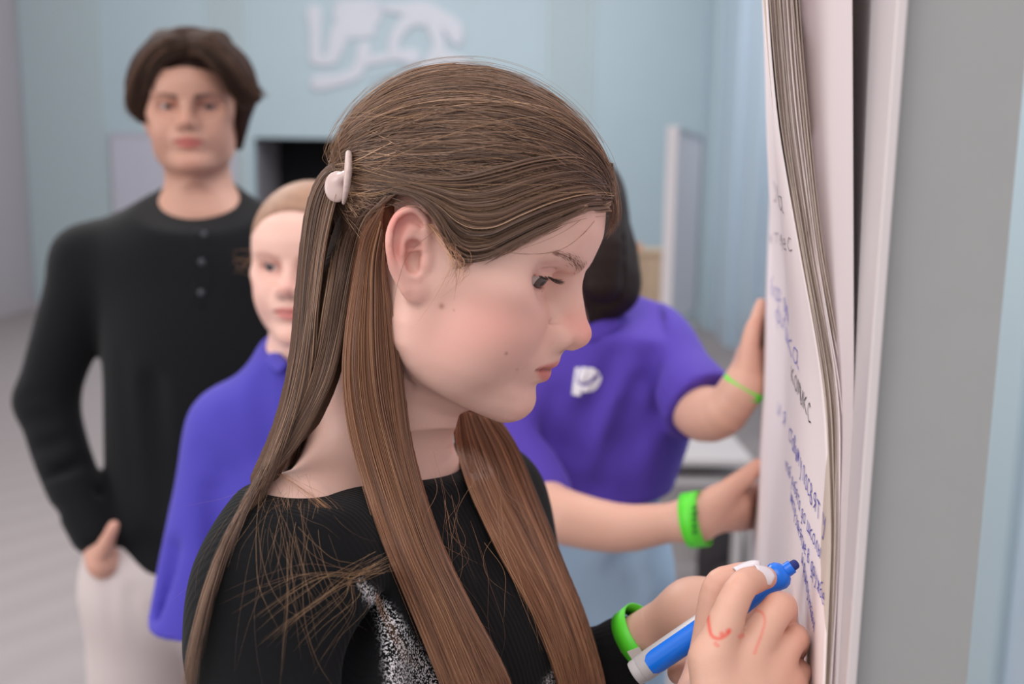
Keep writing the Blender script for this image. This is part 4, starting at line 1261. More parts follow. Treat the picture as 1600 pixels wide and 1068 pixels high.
# ---- small girl in the blue violet polo
kp = Pose(P(492, 425, 1.26), (-100, 2, 0), 0.92)
kid = empty('person', (kp.p[0], kp.p[1], 0))
tag(kid, 'small girl in a blue violet polo half hidden behind the writing girl\'s hair', 'person')
def make_kid():
    tr = [([P(470, 480, 1.29), P(474, 540, 1.31), P(476, 600, 1.32)], [.042, .044, .055], .03),
          ([P(476, 590, 1.32), P(390, 650, 1.32)], [.036, .028], .05), ([P(476, 590, 1.32), P(560, 650, 1.33)], [.036, .028], .05)]
    F = Field((-0.13, -0.15, -0.26), (0.13, 0.15, 0.13), 0.0024)
    head_field(F, dict(oa=0.35, open=0.0055, openz=-0.001, ear=0.78))
    for a, r, k in tr: F.chain([kp.l(x) for x in a], [x / .92 for x in r], k)
    v, q = F.mesh(1)
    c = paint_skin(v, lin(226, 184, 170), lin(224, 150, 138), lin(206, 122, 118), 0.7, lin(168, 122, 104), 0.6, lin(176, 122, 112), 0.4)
    mesh_obj('body', kp.w(v), q, M['skin'], kid, cols=c)
    for s in (-1, 1): eyeball(kid, kp, s, (1, -0.25, -0.05), (44, 50, 60), white=(196, 186, 184))
    F = Field((-0.13, -0.12, -0.08), (0.125, 0.12, 0.15), 0.003)
    F.ell((0.003, 0, 0.044), (0.091, 0.080, 0.081), 0.01); F.ell((-0.075, 0, 0.03), (0.035, 0.04, 0.04), 0.02)
    F.ell((0.108, 0, 0.010), (0.062, 0.092, 0.092), 0.006, '-')
    F.do(((-0.13, -0.12, -0.08), (0.13, 0.12, 0.15)), lambda X, Y, Z: (-0.02 - Z + 0.6 * X + 0 * Y).astype(np.float32) * .8, .006, '&')
    v, q = F.mesh(1); mesh_obj('hair', kp.w(v), q, M['hair_kid'], kid)
    L = []
    for i in range(9):
        a = kp.w((.045 + rng.normal(0, .01), -.070, .02 + rng.normal(0, .012)))
        L.append(np.array([a, a + V(-.012, -.01, rng.normal(0, .006)), a + V(-.022 + rng.normal(0, .004), -.015, -.004 + rng.normal(0, .01))]))
    strands('loose_hair', L, .00015, M['flyaway'], kid)
    # polo
    F = Field(V(-0.78, 1.05, 0.72), V(-0.02, 1.60, 1.42), 0.0055)
    for a, r, k in tr: F.chain(a[1:] if len(a) > 2 else a, [x + .008 for x in (r[1:] if len(r) > 2 else r)], k)
    Sl, Sr = P(362, 672, 1.33), P(575, 672, 1.35)
    F.cone(Sl, P(440, 660, 1.33), .050, .060, .04); F.cone(Sr, P(500, 660, 1.33), .050, .060, .04)
    F.ell(P(470, 780, 1.34), (.140, .095, .17), .05); F.chain([P(470, 850, 1.34), P(470, 1120, 1.30)], [.125, .135], .04)
    F.chain([Sl, P(335, 800, 1.30), P(305, 1000, 1.25)], [.052, .056, .062], .03)
    F.chain([Sr, P(600, 800, 1.32), P(620, 960, 1.28)], [.050, .056, .062], .03)
    for (x0, y0, x1, y1) in ((300, 700, 345, 740), (345, 640, 400, 700), (330, 770, 350, 900), (275, 860, 262, 960), (400, 600, 420, 700)):
        F.cone(P(x0, y0, 1.245), P(x1, y1, 1.235), .004, .009, .03, '-')
    F.chain([P(284, 688, 1.27), P(320, 716, 1.252), P(352, 735, 1.262)], [.002, .002, .002], .006, '-')
    # sleeve hems
    A = P(232, 970, 1.25); zc = A[2]
    F.do((V(-9, -9, -9), V(9, 9, zc + .01)), lambda X, Y, Z: np.where(X < P(372, 900, 1.3)[0], zc - Z, -1.0 + 0 * Z).astype(np.float32) + 0 * Y, .004, '&')
    n = nrm(V(0.05, -0.35, 1)); A = P(440, 560, 1.27)
    F.do((F.lo, F.lo + F.h * F.n), lambda X, Y, Z: ((X - A[0]) * n[0] + (Y - A[1]) * n[1] + (Z - A[2]) * n[2]).astype(np.float32), .004, '&')
    v, q = F.mesh(2); mesh_obj('polo_shirt', v, q, M['polo_kid'], kid)
    # collar
    F = Field(P(470, 560, 1.30) - .12, P(470, 560, 1.30) + .12, .003)
    F.chain([P(440, 572, 1.245), P(424, 556, 1.28), P(430, 548, 1.33), P(474, 545, 1.36), P(520, 552, 1.33), P(526, 562, 1.28), P(500, 576, 1.245)], [.011, .013, .013, .013, .013, .013, .011], .004, '+', .35, V(.0, -.6, .3), 4)
    v, q = F.mesh(1); mesh_obj('collar', v, q, M['polo_kid'], kid)
    # arms below the sleeves
    hand_mesh('arm', [(P(318, 950, 1.26), P(400, 1180, 1.18), .030, .022), (P(400, 1180, 1.18), P(430, 1230, 1.16), .022, .024)], [([P(430, 1230, 1.16), P(450, 1290, 1.15), P(455, 1320, 1.15)], [.012, .010, .008])],
              .005, SKIN['base'], SKIN['pink'], kid, None, None, .02, .005)
    # trousers, shoes
    F = Field(V(-0.70, 1.10, 0.03), V(-0.05, 1.75, 0.86), 0.008)
    hl, hr = P(420, 1100, 1.36), P(520, 1100, 1.37)
    F.cone(hl, hr, .095, .095, .05)
    for h, dx in ((hl, -.02), (hr, .02)): F.chain([h, V(h[0] + dx, h[1], .40), V(h[0] + dx, h[1] + .02, .07)], [.088, .068, .055], .03)
    v, q = F.mesh(1); mesh_obj('trousers', v, q, M['greytr'], kid)
    for h, dx in ((hl, -.02), (hr, .02)): shoe(kid, V(h[0] + dx, h[1], 0), (0.1, -1, 0), M['shoe'])
make_kid()

# ---- girl in the violet polo holding the paper
vp = Pose(P(884, 372, 1.31), (-150, 18, 0), 0.97)
vio = empty('person', (vp.p[0], vp.p[1], 0))
tag(vio, 'dark haired girl in a violet polo with white logo, hands on the paper', 'person')
def make_vio():
    tr = [([P(895, 420, 1.33), P(905, 480, 1.34), P(908, 540, 1.35)], [.046, .048, .060], .03),
          ([P(908, 530, 1.35), P(1010, 560, 1.34)], [.040, .032], .05), ([P(908, 530, 1.35), P(800, 580, 1.36)], [.040, .032], .05)]
    F = Field((-0.13, -0.17, -0.27), (0.13, 0.17, 0.13), 0.003)
    head_field(F, dict(open=0.0045, ear=0.85))
    for a, r, k in tr: F.chain([vp.l(x) for x in a], r, k)
    v, q = F.mesh(1)
    mesh_obj('body', vp.w(v), q, M['skin'], vio, cols=paint_skin(v, lin(216, 172, 156), SKIN['pink'], SKIN['lip'], .5, lin(60, 42, 38), .8))
    for s in (-1, 1): eyeball(vio, vp, s, (1, 0, -0.3), (60, 44, 40))
    # long dark hair
    F = Field(V(-0.08, 1.08, 1.10), V(0.34, 1.55, 1.72), 0.0035)
    R = vp.R.T
    F.ell(vp.w((-.004, 0, .042)), (.090, .080, .084), .01, '+', R)
    F.chain([P(900, 330, 1.33), P(935, 380, 1.31), P(958, 420, 1.295), P(972, 456, 1.29), P(958, 482, 1.285)], [.055, .046, .032, .022, .010], .02)
    F.chain([P(940, 400, 1.30), P(948, 450, 1.28), P(930, 492, 1.275)], [.04, .034, .012], .02)
    F.chain([P(850, 340, 1.34), P(826, 420, 1.34), P(820, 500, 1.32)], [.05, .04, .02], .02)
    F.chain([P(925, 335, 1.27), P(934, 385, 1.25), P(938, 440, 1.245)], [.040, .036, .026], .02)
    F.ell(vp.w((.110, 0, -.025)), (.060, .055, .095), .008, '-', R)
    for i in range(26):
        x = rng.uniform(905, 985); F.chain([P(x - 22, 340, 1.24), P(x - 8, 400, 1.24), P(x + 4, 480, 1.25)], [.0016, .0022, .0014], .005, '-')
    v, q = F.mesh(1); mesh_obj('hair', v, q, M['hair_dark'], vio)
    # polo
    F = Field(V(-0.16, 0.98, 0.86), V(0.42, 1.62, 1.50), 0.0050)
    for a, r, k in tr: F.chain(a[1:] if len(a) > 2 else a, [x + .006 for x in (r[1:] if len(r) > 2 else r)], k)
    Sl, Sr = P(1012, 548, 1.33), P(815, 590, 1.34)
    F.cone(Sl, P(940, 570, 1.35), .055, .070, .04); F.cone(P(1015, 585, 1.32), P(985, 640, 1.34), .048, .050, .04); F.cone(Sr, P(880, 580, 1.35), .052, .070, .04)
    F.ell(P(928, 630, 1.36), (.135, .095, .15), .05); F.chain([P(936, 650, 1.36), P(934, 760, 1.36)], [.088, .092], .05)
    F.ell(P(990, 640, 1.35), (.045, .06, .10), .04)
    F.chain([Sl, P(1052, 588, 1.29), P(1094, 634, 1.235)], [.054, .051, .052], .025)
    F.chain([Sr, P(815, 690, 1.28), P(838, 775, 1.23)], [.050, .047, .046], .025)
    # folds
    for (x0, y0, x1, y1, r) in ((1000, 600, 940, 760, .012), (960, 560, 900, 700, .009), (1040, 640, 980, 700, .012), (900, 650, 870, 740, .010), (870, 620, 850, 690, .008), (1015, 560, 1040, 630, .006), (985, 650, 985, 770, .008)):
        F.cone(P(x0, y0, 1.255), P(x1, y1, 1.262), r * .3, r, .03, '-')
    a = P(1100, 640, 1.232); n = nrm(P(1118, 660, 1.205) - P(1080, 616, 1.25))
    F.do((a - .09, a + .09), lambda X, Y, Z: ((X - a[0]) * n[0] + (Y - a[1]) * n[1] + (Z - a[2]) * n[2]).astype(np.float32), .003, '&')
    b = P(860, 804, 1.22); m = nrm(P(852, 830, 1.20) - P(832, 745, 1.24))
    F.do((b - V(.07, .09, .05), b + V(.035, .06, .1)), lambda X, Y, Z: ((X - b[0]) * m[0] + (Y - b[1]) * m[1] + (Z - b[2]) * m[2]).astype(np.float32), .003, '&')
    zh = P(940, 790, 1.28)[2]
    F.do((P(895, 900, 1.36) - .2, P(985, 792, 1.36) + V(.12, .3, .02)), lambda X, Y, Z: np.where((X > P(884, 790, 1.3)[0]), zh - Z, -1).astype(np.float32) + 0 * Y, .004, '&')
    n2 = nrm(V(0.05, -0.45, 1)); A2 = P(930, 508, 1.28)
    F.do((P(905, 480, 1.35) - .09, P(905, 480, 1.35) + V(.085, .12, .12)), lambda X, Y, Z: ((X - A2[0]) * n2[0] + (Y - A2[1]) * n2[1] + (Z - A2[2]) * n2[2]).astype(np.float32), .004, '&')
    v, q = F.mesh(2); mesh_obj('polo_shirt', v, q, M['polo'], vio)
    PO = F
    F = Field(P(905, 490, 1.34) - .13, P(905, 490, 1.34) + .13, .003)
    F.chain([P(925, 522, 1.262), P(958, 500, 1.28), P(968, 486, 1.33), P(910, 470, 1.40), P(850, 486, 1.36), P(855, 505, 1.29), P(900, 524, 1.262)], [.012, .015, .015, .014, .014, .014, .012], .004, '+', .3, V(.1, -.6, .35), 4)
    v, q = F.mesh(1); mesh_obj('collar', v, q, M['polo'], vio)
    # white logo: a P with a slanted cut
    def flat(name, poly):
        c = np.mean(poly, 0); vs = []; 
        ring = []
        for (x, y), (x2, y2) in zip(poly, poly[1:] + poly[:1]):
            for t in np.arange(6) / 6: ring.append((x + (x2 - x) * t, y + (y2 - y) * t))
        nr = 7
        for s in np.linspace(1, 0, nr, endpoint=False):
            for (x, y) in ring:
                xx, yy = c[0] + (x - c[0]) * s, c[1] + (y - c[1]) * s
                vs.append(P(xx, yy, PO.depth(xx, yy, 1.1, 1.5) - .003))
        vs.append(P(c[0], c[1], PO.depth(c[0], c[1], 1.1, 1.5) - .003))
        m_ = len(ring); fs = []
        for k in range(nr - 1):
            for i in range(m_): fs.append((k * m_ + i, k * m_ + (i + 1) % m_, (k + 1) * m_ + (i + 1) % m_, (k + 1) * m_ + i))
        k = nr - 1
        for i in range(m_): fs.append((k * m_ + i, k * m_ + (i + 1) % m_, nr * m_))
        mesh_obj(name, vs, fs, M['white'], vio)
    flat('logo', [(899, 574), (914, 573), (910, 596), (907, 619), (893, 616), (896, 594)])
    flat('logo', [(912, 573), (928, 575), (937, 582), (928, 588), (917, 597), (909, 600), (911, 586)])
    flat('logo', [(939, 585), (939, 595), (935, 604), (926, 611), (911, 613), (908, 604), (917, 602), (929, 594)])
    # arms
    sk = lin(212, 166, 146)
    e = P(862, 800, 1.19)
    hand_mesh('forearm_and_hand', [(P(1086, 811, 1.115), P(1150, 790, 1.135), .0215, .0160), (P(1086, 811, 1.115), P(1150, 805, 1.145), .0215, .0150), (P(1086, 811, 1.115), P(1118, 782, 1.12), .021, .0165)],
        [([P(1112, 790, 1.115), P(1142, 762, 1.12), P(1168, 742, 1.13), P(1184, 726, 1.138)], [.0165, .0125, .0105, .0078]),
         ([P(1150, 780, 1.135), P(1180, 766, 1.17), P(1192, 760, 1.21), P(1192, 762, 1.235)], [.0125, .0095, .0085, .0070]),
         ([P(1150, 792, 1.137), P(1180, 784, 1.17), P(1191, 780, 1.21), P(1192, 780, 1.235)], [.0125, .0095, .0085, .0070]),
         ([P(1148, 803, 1.14), P(1176, 802, 1.17), P(1189, 798, 1.20), P(1191, 798, 1.225)], [.0120, .0090, .0080, .0068]),
         ([P(1140, 815, 1.145), P(1166, 818, 1.165), P(1180, 816, 1.185)], [.0110, .0082, .0068])],
        .0022, sk, lin(214, 140, 122), vio, ([P(838, 775, 1.25), e, P(960, 824, 1.16), P(1040, 817, 1.13), P(1086, 811, 1.115)], [.040, .034, .029, .0225, .0210]))
    hand_mesh('arm_and_hand', [(P(1160, 606, 1.155), P(1172, 560, 1.165), .0200, .0180), (P(1160, 606, 1.155), P(1184, 560, 1.185), .0200, .0170)],
        [([P(1168, 572, 1.150), P(1171, 540, 1.150), P(1176, 515, 1.155), P(1181, 500, 1.160)], [.0130, .0108, .0095, .0075]),
         ([P(1172, 545, 1.165), P(1180, 510, 1.17), P(1186, 488, 1.18), P(1189, 474, 1.188)], [.0115, .0092, .0082, .0066]),
         ([P(1180, 545, 1.180), P(1190, 512, 1.195), P(1194, 492, 1.205)], [.0110, .0090, .0070]),
         ([P(1186, 552, 1.195), P(1197, 525, 1.21), P(1200, 508, 1.22)], [.0105, .0085, .0068])],
        .0022, sk, lin(214, 140, 122), vio, ([P(1076, 622, 1.25), P(1100, 646, 1.215), P(1132, 640, 1.175), P(1160, 606, 1.155)], [.033, .0345, .0290, .0200]))
    # jeans
    F = Field(V(-0.16, 1.10, 0.03), V(0.42, 1.66, 1.22), 0.007)
    hl, hr = P(958, 905, 1.38), P(892, 905, 1.39)
    F.ell(P(934, 880, 1.385), (.098, .085, .15), .04); F.chain([P(934, 805, 1.38), P(932, 900, 1.385)], [.070, .082], .04)
    for h, dx in ((hl, .01), (hr, -.02)): F.chain([h, V(h[0] + dx, h[1], .48), V(h[0] + dx, h[1] + .02, .07)], [.078, .068, .062], .03)
    for i in range(5): F.chain([P(905 + 5 * i, 895 + i * 17, 1.29), P(950, 905 + i * 16, 1.285), P(1010, 897 + i * 18, 1.30)], [.003, .009, .003], .014, '-')
    F.cone(P(985, 862, 1.295), P(1000, 930, 1.295), .010, .004, .02, '-'); F.cone(P(985, 862, 1.295), P(958, 885, 1.29), .009, .004, .02, '-')
    v, q = F.mesh(1); mesh_obj('jeans', v, q, M['jeans'], vio)
    for h, dx in ((hl, .01), (hr, -.02)): shoe(vio, V(h[0] + dx, h[1], 0), (0.3, -1, 0), M['shoe'])
    ax = nrm(P(1086, 811, 1.115) - P(1040, 817, 1.13))
    w1 = wristband('wide green wristband on the lower wrist of the girl in violet', P(1087, 811, 1.1145), ax, .0300, .0275, UP, .021)
    # print on the band, towards the lens
    ax2 = ax
    for i in range(5):
        c = P(1087, 792 + i * 9.5, 1.0855); s1 = RT * .0032; s2 = UP * .0022
        F = Field(c - .008, c + .008, .0008)
        F.cone(c - s1, c + s1 * (1 if i % 2 else .4) + s2, .0009, .0009, .001); F.cone(c - s1 - s2, c + s1 * .7 - s2 * .4, .0009, .0008, .001)
        v, q = F.mesh(0); mesh_obj('print', v, q, M['print'], w1)
    ax = nrm(P(1172, 580, 1.158) - P(1140, 632, 1.17))
    wristband('narrow green wristband on the raised wrist of the girl in violet', P(1161, 605, 1.155), ax, .0245, .0240, RT, .010)
make_vio()
# ------------------------------------------------------------------ room
def Q(px, py, Y):
    """point of the view line on the plane y = Y"""
    d = FW + RT * ((px - 800) / FPX) - UP * ((py - 534) / FPX)
    return CAM + d * (Y / d[1])
def G(px, py):
    d = FW + RT * ((px - 800) / FPX) - UP * ((py - 534) / FPX)
    return CAM + d * (-CAM[2] / d[2])
def box(name, lo, hi, mat, parent=None, bev=0.0, kind=None, R=None, org=None):
    lo, hi = np.minimum(lo, hi), np.maximum(lo, hi)
    vs = [V(x, y, z) for x in (lo[0], hi[0]) for y in (lo[1], hi[1]) for z in (lo[2], hi[2])]
    if R is not None: vs = [org + v @ R for v in vs]
    fs = [(0, 1, 3, 2), (4, 6, 7, 5), (0, 4, 5, 1), (2, 3, 7, 6), (0, 2, 6, 4), (1, 5, 7, 3)]
    o = mesh_obj(name, vs, fs, mat, parent, smooth=False)
    if bev > 0:
        m = o.modifiers.new('bevel', 'BEVEL'); m.width = bev; m.segments = 3
    if kind: o['kind'] = kind
    return o
M['wall'] = mat_plain('pale blue wall paint', (176, 194, 202), 0.45, 0.03, 3)
M['slat'] = mat_plain('grey green slat', (182, 198, 202), 0.4)
M['wall_r'] = mat_plain('glossy pale blue wall panel', (180, 196, 210), 0.22)
M['wall_l'] = mat_plain('satin grey wall panel', (182, 175, 180), 0.3)
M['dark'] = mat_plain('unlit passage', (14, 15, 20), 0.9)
M['emblem'] = mat_plain('pale emblem paint', (204, 206, 214), 0.4)
def mat_floor():
    m, nt, bs = new_mat('grey carpet tile'); tc = nt.nodes.new('ShaderNodeTexCoord')
    mp = nt.nodes.new('ShaderNodeMapping'); mp.inputs['Rotation'].default_value = (0, 0, .62); nt.links.new(tc.outputs['Object'], mp.inputs['Vector'])
    w = N(nt, 'ShaderNodeTexWave', Scale=1.4, Distortion=3.0, Detail=2.0); nt.links.new(mp.outputs[0], w.inputs['Vector'])
    n = N(nt, 'ShaderNodeTexNoise', Scale=90.0, Detail=4.0); nt.links.new(tc.outputs['Object'], n.inputs['Vector'])
    r = nt.nodes.new('ShaderNodeMix'); r.data_type = 'RGBA'; r.inputs[6].default_value = (*lin(136, 128, 129), 1); r.inputs[7].default_value = (*lin(150, 142, 142), 1)
    a = nt.nodes.new('ShaderNodeMath'); a.operation = 'MULTIPLY_ADD'; a.inputs[1].default_value = .35; nt.links.new(w.outputs[1], a.inputs[0]); nt.links.new(n.outputs[0], a.inputs[2])
    nt.links.new(a.outputs[0], r.inputs[0]); nt.links.new(r.outputs[2], bs.inputs['Base Color']); bs.inputs['Roughness'].default_value = .85
    bump(nt, bs, n.outputs[0], .3, .003)
    return m
M['floor'] = mat_floor()
YB, XL, XR, ZC = 11.2, -5.42, 2.06, 4.4
box('floor', V(XL - .1, -3, -.06), V(XR + .1, YB + 1.6, 0), M['floor'], kind='structure')
dl, dr, dt = Q(397, 216, YB)[0], Q(640, 216, YB)[0], Q(480, 216, YB)[2]
wb_ = empty('wall_back', (0, YB, 0)); wb_['kind'] = 'structure'
box('wall_panel', V(XL, YB, 0), V(dl, YB + .12, ZC), M['wall'], wb_)
box('wall_panel', V(dr, YB, 0), V(XR, YB + .12, ZC), M['wall'], wb_)
box('wall_panel', V(dl, YB, dt), V(dr, YB + .12, ZC), M['wall'], wb_)
box('passage_side', V(dl - .05, YB + .12, 0), V(dl, YB + 1.15, dt + .1), M['wall_l'], wb_)
box('passage_side', V(dr, YB + .12, 0), V(dr + .05, YB + 1.15, dt + .1), M['wall_l'], wb_)
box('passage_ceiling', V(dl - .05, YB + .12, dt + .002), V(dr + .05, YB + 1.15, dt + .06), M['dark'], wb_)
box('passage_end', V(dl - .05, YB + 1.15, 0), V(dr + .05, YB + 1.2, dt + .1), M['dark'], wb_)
# upright slats, one object each
slat_me = None
for (a, b, n) in ((40, 168, 15), (330, 390, 7), (848, 926, 9)):
    xa, xb = Q(a, 200, YB)[0], Q(b, 200, YB)[0]; pitch = (xb - xa) / n
    for i in range(n):
        if slat_me is None:
            o = box('slat', V(0, -.022, 0.08), V(.052, 0.0, ZC), M['slat'], wb_, .008); slat_me = o.data
            for v_ in slat_me.vertices: v_.co.y += YB
        else:
            o = bpy.data.objects.new('slat', slat_me); link(o, wb_); m_ = o.modifiers.new('bevel', 'BEVEL'); m_.width = .008; m_.segments = 2
        o.location = (xa + pitch * i + .006, 0, 0)
w = box('wall_left', V(XL - .1, 2.5, 0), V(XL, YB, ZC), M['wall_l'], kind='structure')
wr_ = empty('wall_right', (XR, YB / 2, 0)); wr_['kind'] = 'structure'
box('wall_panel', V(XR, -1, 0), V(XR + .1, YB + .1, ZC), M['wall_r'], wr_)
for (y0, y1, t, m) in ((10.3, 10.7, .05, 'wall'), (9.2, 9.5, .06, 'wall_r'), (8.3, 8.6, .05, 'wall_r'), (4.9, 5.3, .05, 'wall')):
    box('pilaster', V(XR - t, y0, 0), V(XR, y1, ZC), M[m], wr_, .004)
box('wall_panel', V(1.36, -1, 0), V(XR, 3.9, ZC), M['wall_r'], wr_)
for (y0, y1) in ((2.55, 2.75), (1.9, 2.1), (3.3, 3.45)):
    box('pilaster', V(1.33, y0, 0), V(1.36, y1, ZC), M['wall'], wr_, .004)
box('baseboard_back', V(XL, YB - .015, 0), V(dl, YB, .08), M['wall_l'], kind='structure')

# screen on the back wall, left of the doorway
M['screen'] = mat_plain('pale grey projection board', (190, 190, 202), 0.35)
a, b = Q(171, 208, YB - .03), Q(376, 430, YB - .03)
s = empty('whiteboard', (0.5 * (a[0] + b[0]), YB - .02, a[2] - 1.1))
tag(s, 'pale grey board on the back wall behind the tall boy', 'whiteboard')
box('board_surface', V(a[0] + .02, YB - .035, b[2]), V(b[0] - .02, YB - .001, a[2] - .02), M['screen'], s)
for (x0, x1, z0, z1) in ((a[0], b[0], a[2] - .02, a[2]), (a[0], b[0], b[2] - .02, b[2]), (a[0], a[0] + .02, b[2], a[2] - .02), (b[0] - .02, b[0], b[2], a[2] - .02)):
    box('frame', V(x0, YB - .045, z0), V(x1, YB - .001, z1), M['wall_l'], s)

# emblem on the back wall: a striding cat-like beast in pale flat paint
def emblem():
    e = empty('wall_emblem', (Q(600, 70, YB)[0], YB, Q(600, 70, YB)[2]))
    tag(e, 'pale heraldic cat emblem on the blue back wall', 'emblem')
    cv = lambda x, y: (440 + x * .2125, y * .2125)
    cnt = [0]
    def blob(name, pts, rs):
        cnt[0] += 1; ty = .010 + .0016 * cnt[0]
        A = np.array([Q(*cv(x, y), YB) for x, y in pts]); k = 11.2 * .2125 / FPX
        A[:, 1] = YB - .004
        F = Field(A.min(0) - V(.4, .03, .4), A.max(0) + V(.4, .03, .4), .014)
        F.h = .014
        F.chain(A, [r * k for r in rs], .02)
        F.do((F.lo, F.lo + F.h * F.n), lambda X, Y, Z: (np.abs(Y - (YB - .004)) - ty + 0 * X + 0 * Z).astype(np.float32), .002, '&')
        v, q = F.mesh(1)
        mesh_obj(name, v, q, M['emblem'], e)
    blob('head', [(470, 100), (650, 100)], [95, 95]); blob('jaw', [(470, 220), (640, 220)], [70, 60])
    blob('head_ear', [(440, 60), (425, -10)], [36, 12]); blob('head_ear', [(680, 60), (700, -10)], [36, 12])
    blob('chest', [(430, 240), (400, 340), (370, 430)], [70, 65, 50])
    blob('raised_paw', [(240, 100), (250, 230), (250, 380), (250, 440), (340, 450)], [60, 45, 45, 40, 40])
    blob('foreleg', [(610, 360), (590, 450), (540, 540), (420, 590), (270, 610)], [55, 50, 50, 45, 60])
    blob('belly', [(620, 450), (740, 430), (860, 410), (960, 420)], [40, 38, 40, 65])
    blob('back', [(820, 400), (830, 300), (880, 210), (960, 140), (1100, 150)], [45, 45, 50, 55, 50])
    blob('tail', [(760, 60), (900, 70), (1040, 80), (1180, 140), (1270, 220), (1290, 300)], [30, 45, 70, 60, 70, 40])
    blob('hind_leg', [(1120, 200), (1160, 320), (1140, 420), (1080, 500)], [55, 50, 60, 60])
    blob('hind_leg', [(1180, 420), (1300, 450), (1380, 470)], [60, 40, 20])
    blob('hind_paw', [(940, 450), (900, 560), (760, 600), (700, 630)], [50, 45, 45, 50])
emblem()

# movable whiteboard standing by the right wall, cabinet, table, bag
M['offwhite'] = mat_plain('off white laminate', (222, 214, 216), 0.35); M['greyf'] = mat_plain('light grey frame', (176, 184, 186), 0.4)
def standing_board():
    Y = 6.2
    a, b = Q(1052, 210, Y), Q(1090, 190, Y + .9)
    o = empty('mobile_whiteboard', (a[0], Y + .4, 0))
    tag(o, 'white mobile board standing edge-on by the right wall', 'whiteboard')
    x0 = a[0]; zt = Q(1055, 205, Y)[2]; d = nrm(V(b[0] - a[0], .9, 0)); w = V(-d[1], d[0], 0)
    R = np.array([d, w, V(0, 0, 1)]); org = V(a[0], Y, 0)
    box('board_panel', V(.02, -.02, .62), V(1.1, .02, zt), M['offwhite'], o, .003, None, R, org)
    for (u0, u1, z0, z1) in ((-.02, .05, .58, zt + .03), (1.07, 1.14, .58, zt + .03), (.05, 1.07, .58, .62), (.05, 1.07, zt, zt + .03)):
        box('frame', V(u0, -.034, z0), V(u1, .034, z1), M['offwhite'] if u0 < 0 else M['greyf'], o, .004, None, R, org)
    for u in (.05, 1.03):
        box('leg', V(u, -.02, .08), V(u + .04, .02, .58), M['greyf'], o, .003, None, R, org)
        box('foot', V(u, -.28, .0), V(u + .04, .28, .08), M['greyf'], o, .01, None, R, org)
standing_board()
def sphere(name, c, r, mat, parent, n=16):
    F = Field(np.array(c) - r * 1.5, np.array(c) + r * 1.5, r / 7.0)
    F.ell(c, r, r * .1); v, q = F.mesh(1); return mesh_obj(name, v, q, mat, parent)
M['red'] = mat_plain('red plastic', (190, 40, 70), 0.4)
M['wood'] = mat_plain('beige wood', (186, 160, 134), 0.55, 0.12, 12); M['orange'] = mat_plain('orange plastic', (226, 160, 110), 0.5)
Y = 8.2
a, b = Q(972, 391, Y), Q(1040, 391, Y)
cb = empty('wooden_cabinet', (0.5 * (a[0] + b[0]), Y, 0)); tag(cb, 'beige wooden cabinet against the back of the room', 'cabinet')
box('cabinet_body', V(a[0], Y, .0), V(b[0], Y + .4, a[2] - .03), M['wood'], cb, .006)
box('cabinet_top', V(a[0] - .02, Y - .02, a[2] - .03), V(b[0] + .02, Y + .42, a[2]), M['wood'], cb, .004)
for i in (0, 1):
    xm = a[0] + (b[0] - a[0]) * (i * .5); box('cabinet_door', V(xm + .008, Y - .018, .04), V(xm + (b[0] - a[0]) * .5 - .008, Y, a[2] - .05), M['wood'], cb, .003)
c = Q(998, 386, Y)
cup = empty('cup', (c[0], Y + .1, a[2])); tag(cup, 'small orange cup on the wooden cabinet', 'cup')
lathe('cup_body', V(c[0], Y + .1, a[2]), V(c[0], Y + .1, a[2] + .08), [(0, .03), (.005, .034), (.05, .042), (.052, .038), (.01, .030)], M['orange'], cup, 24)

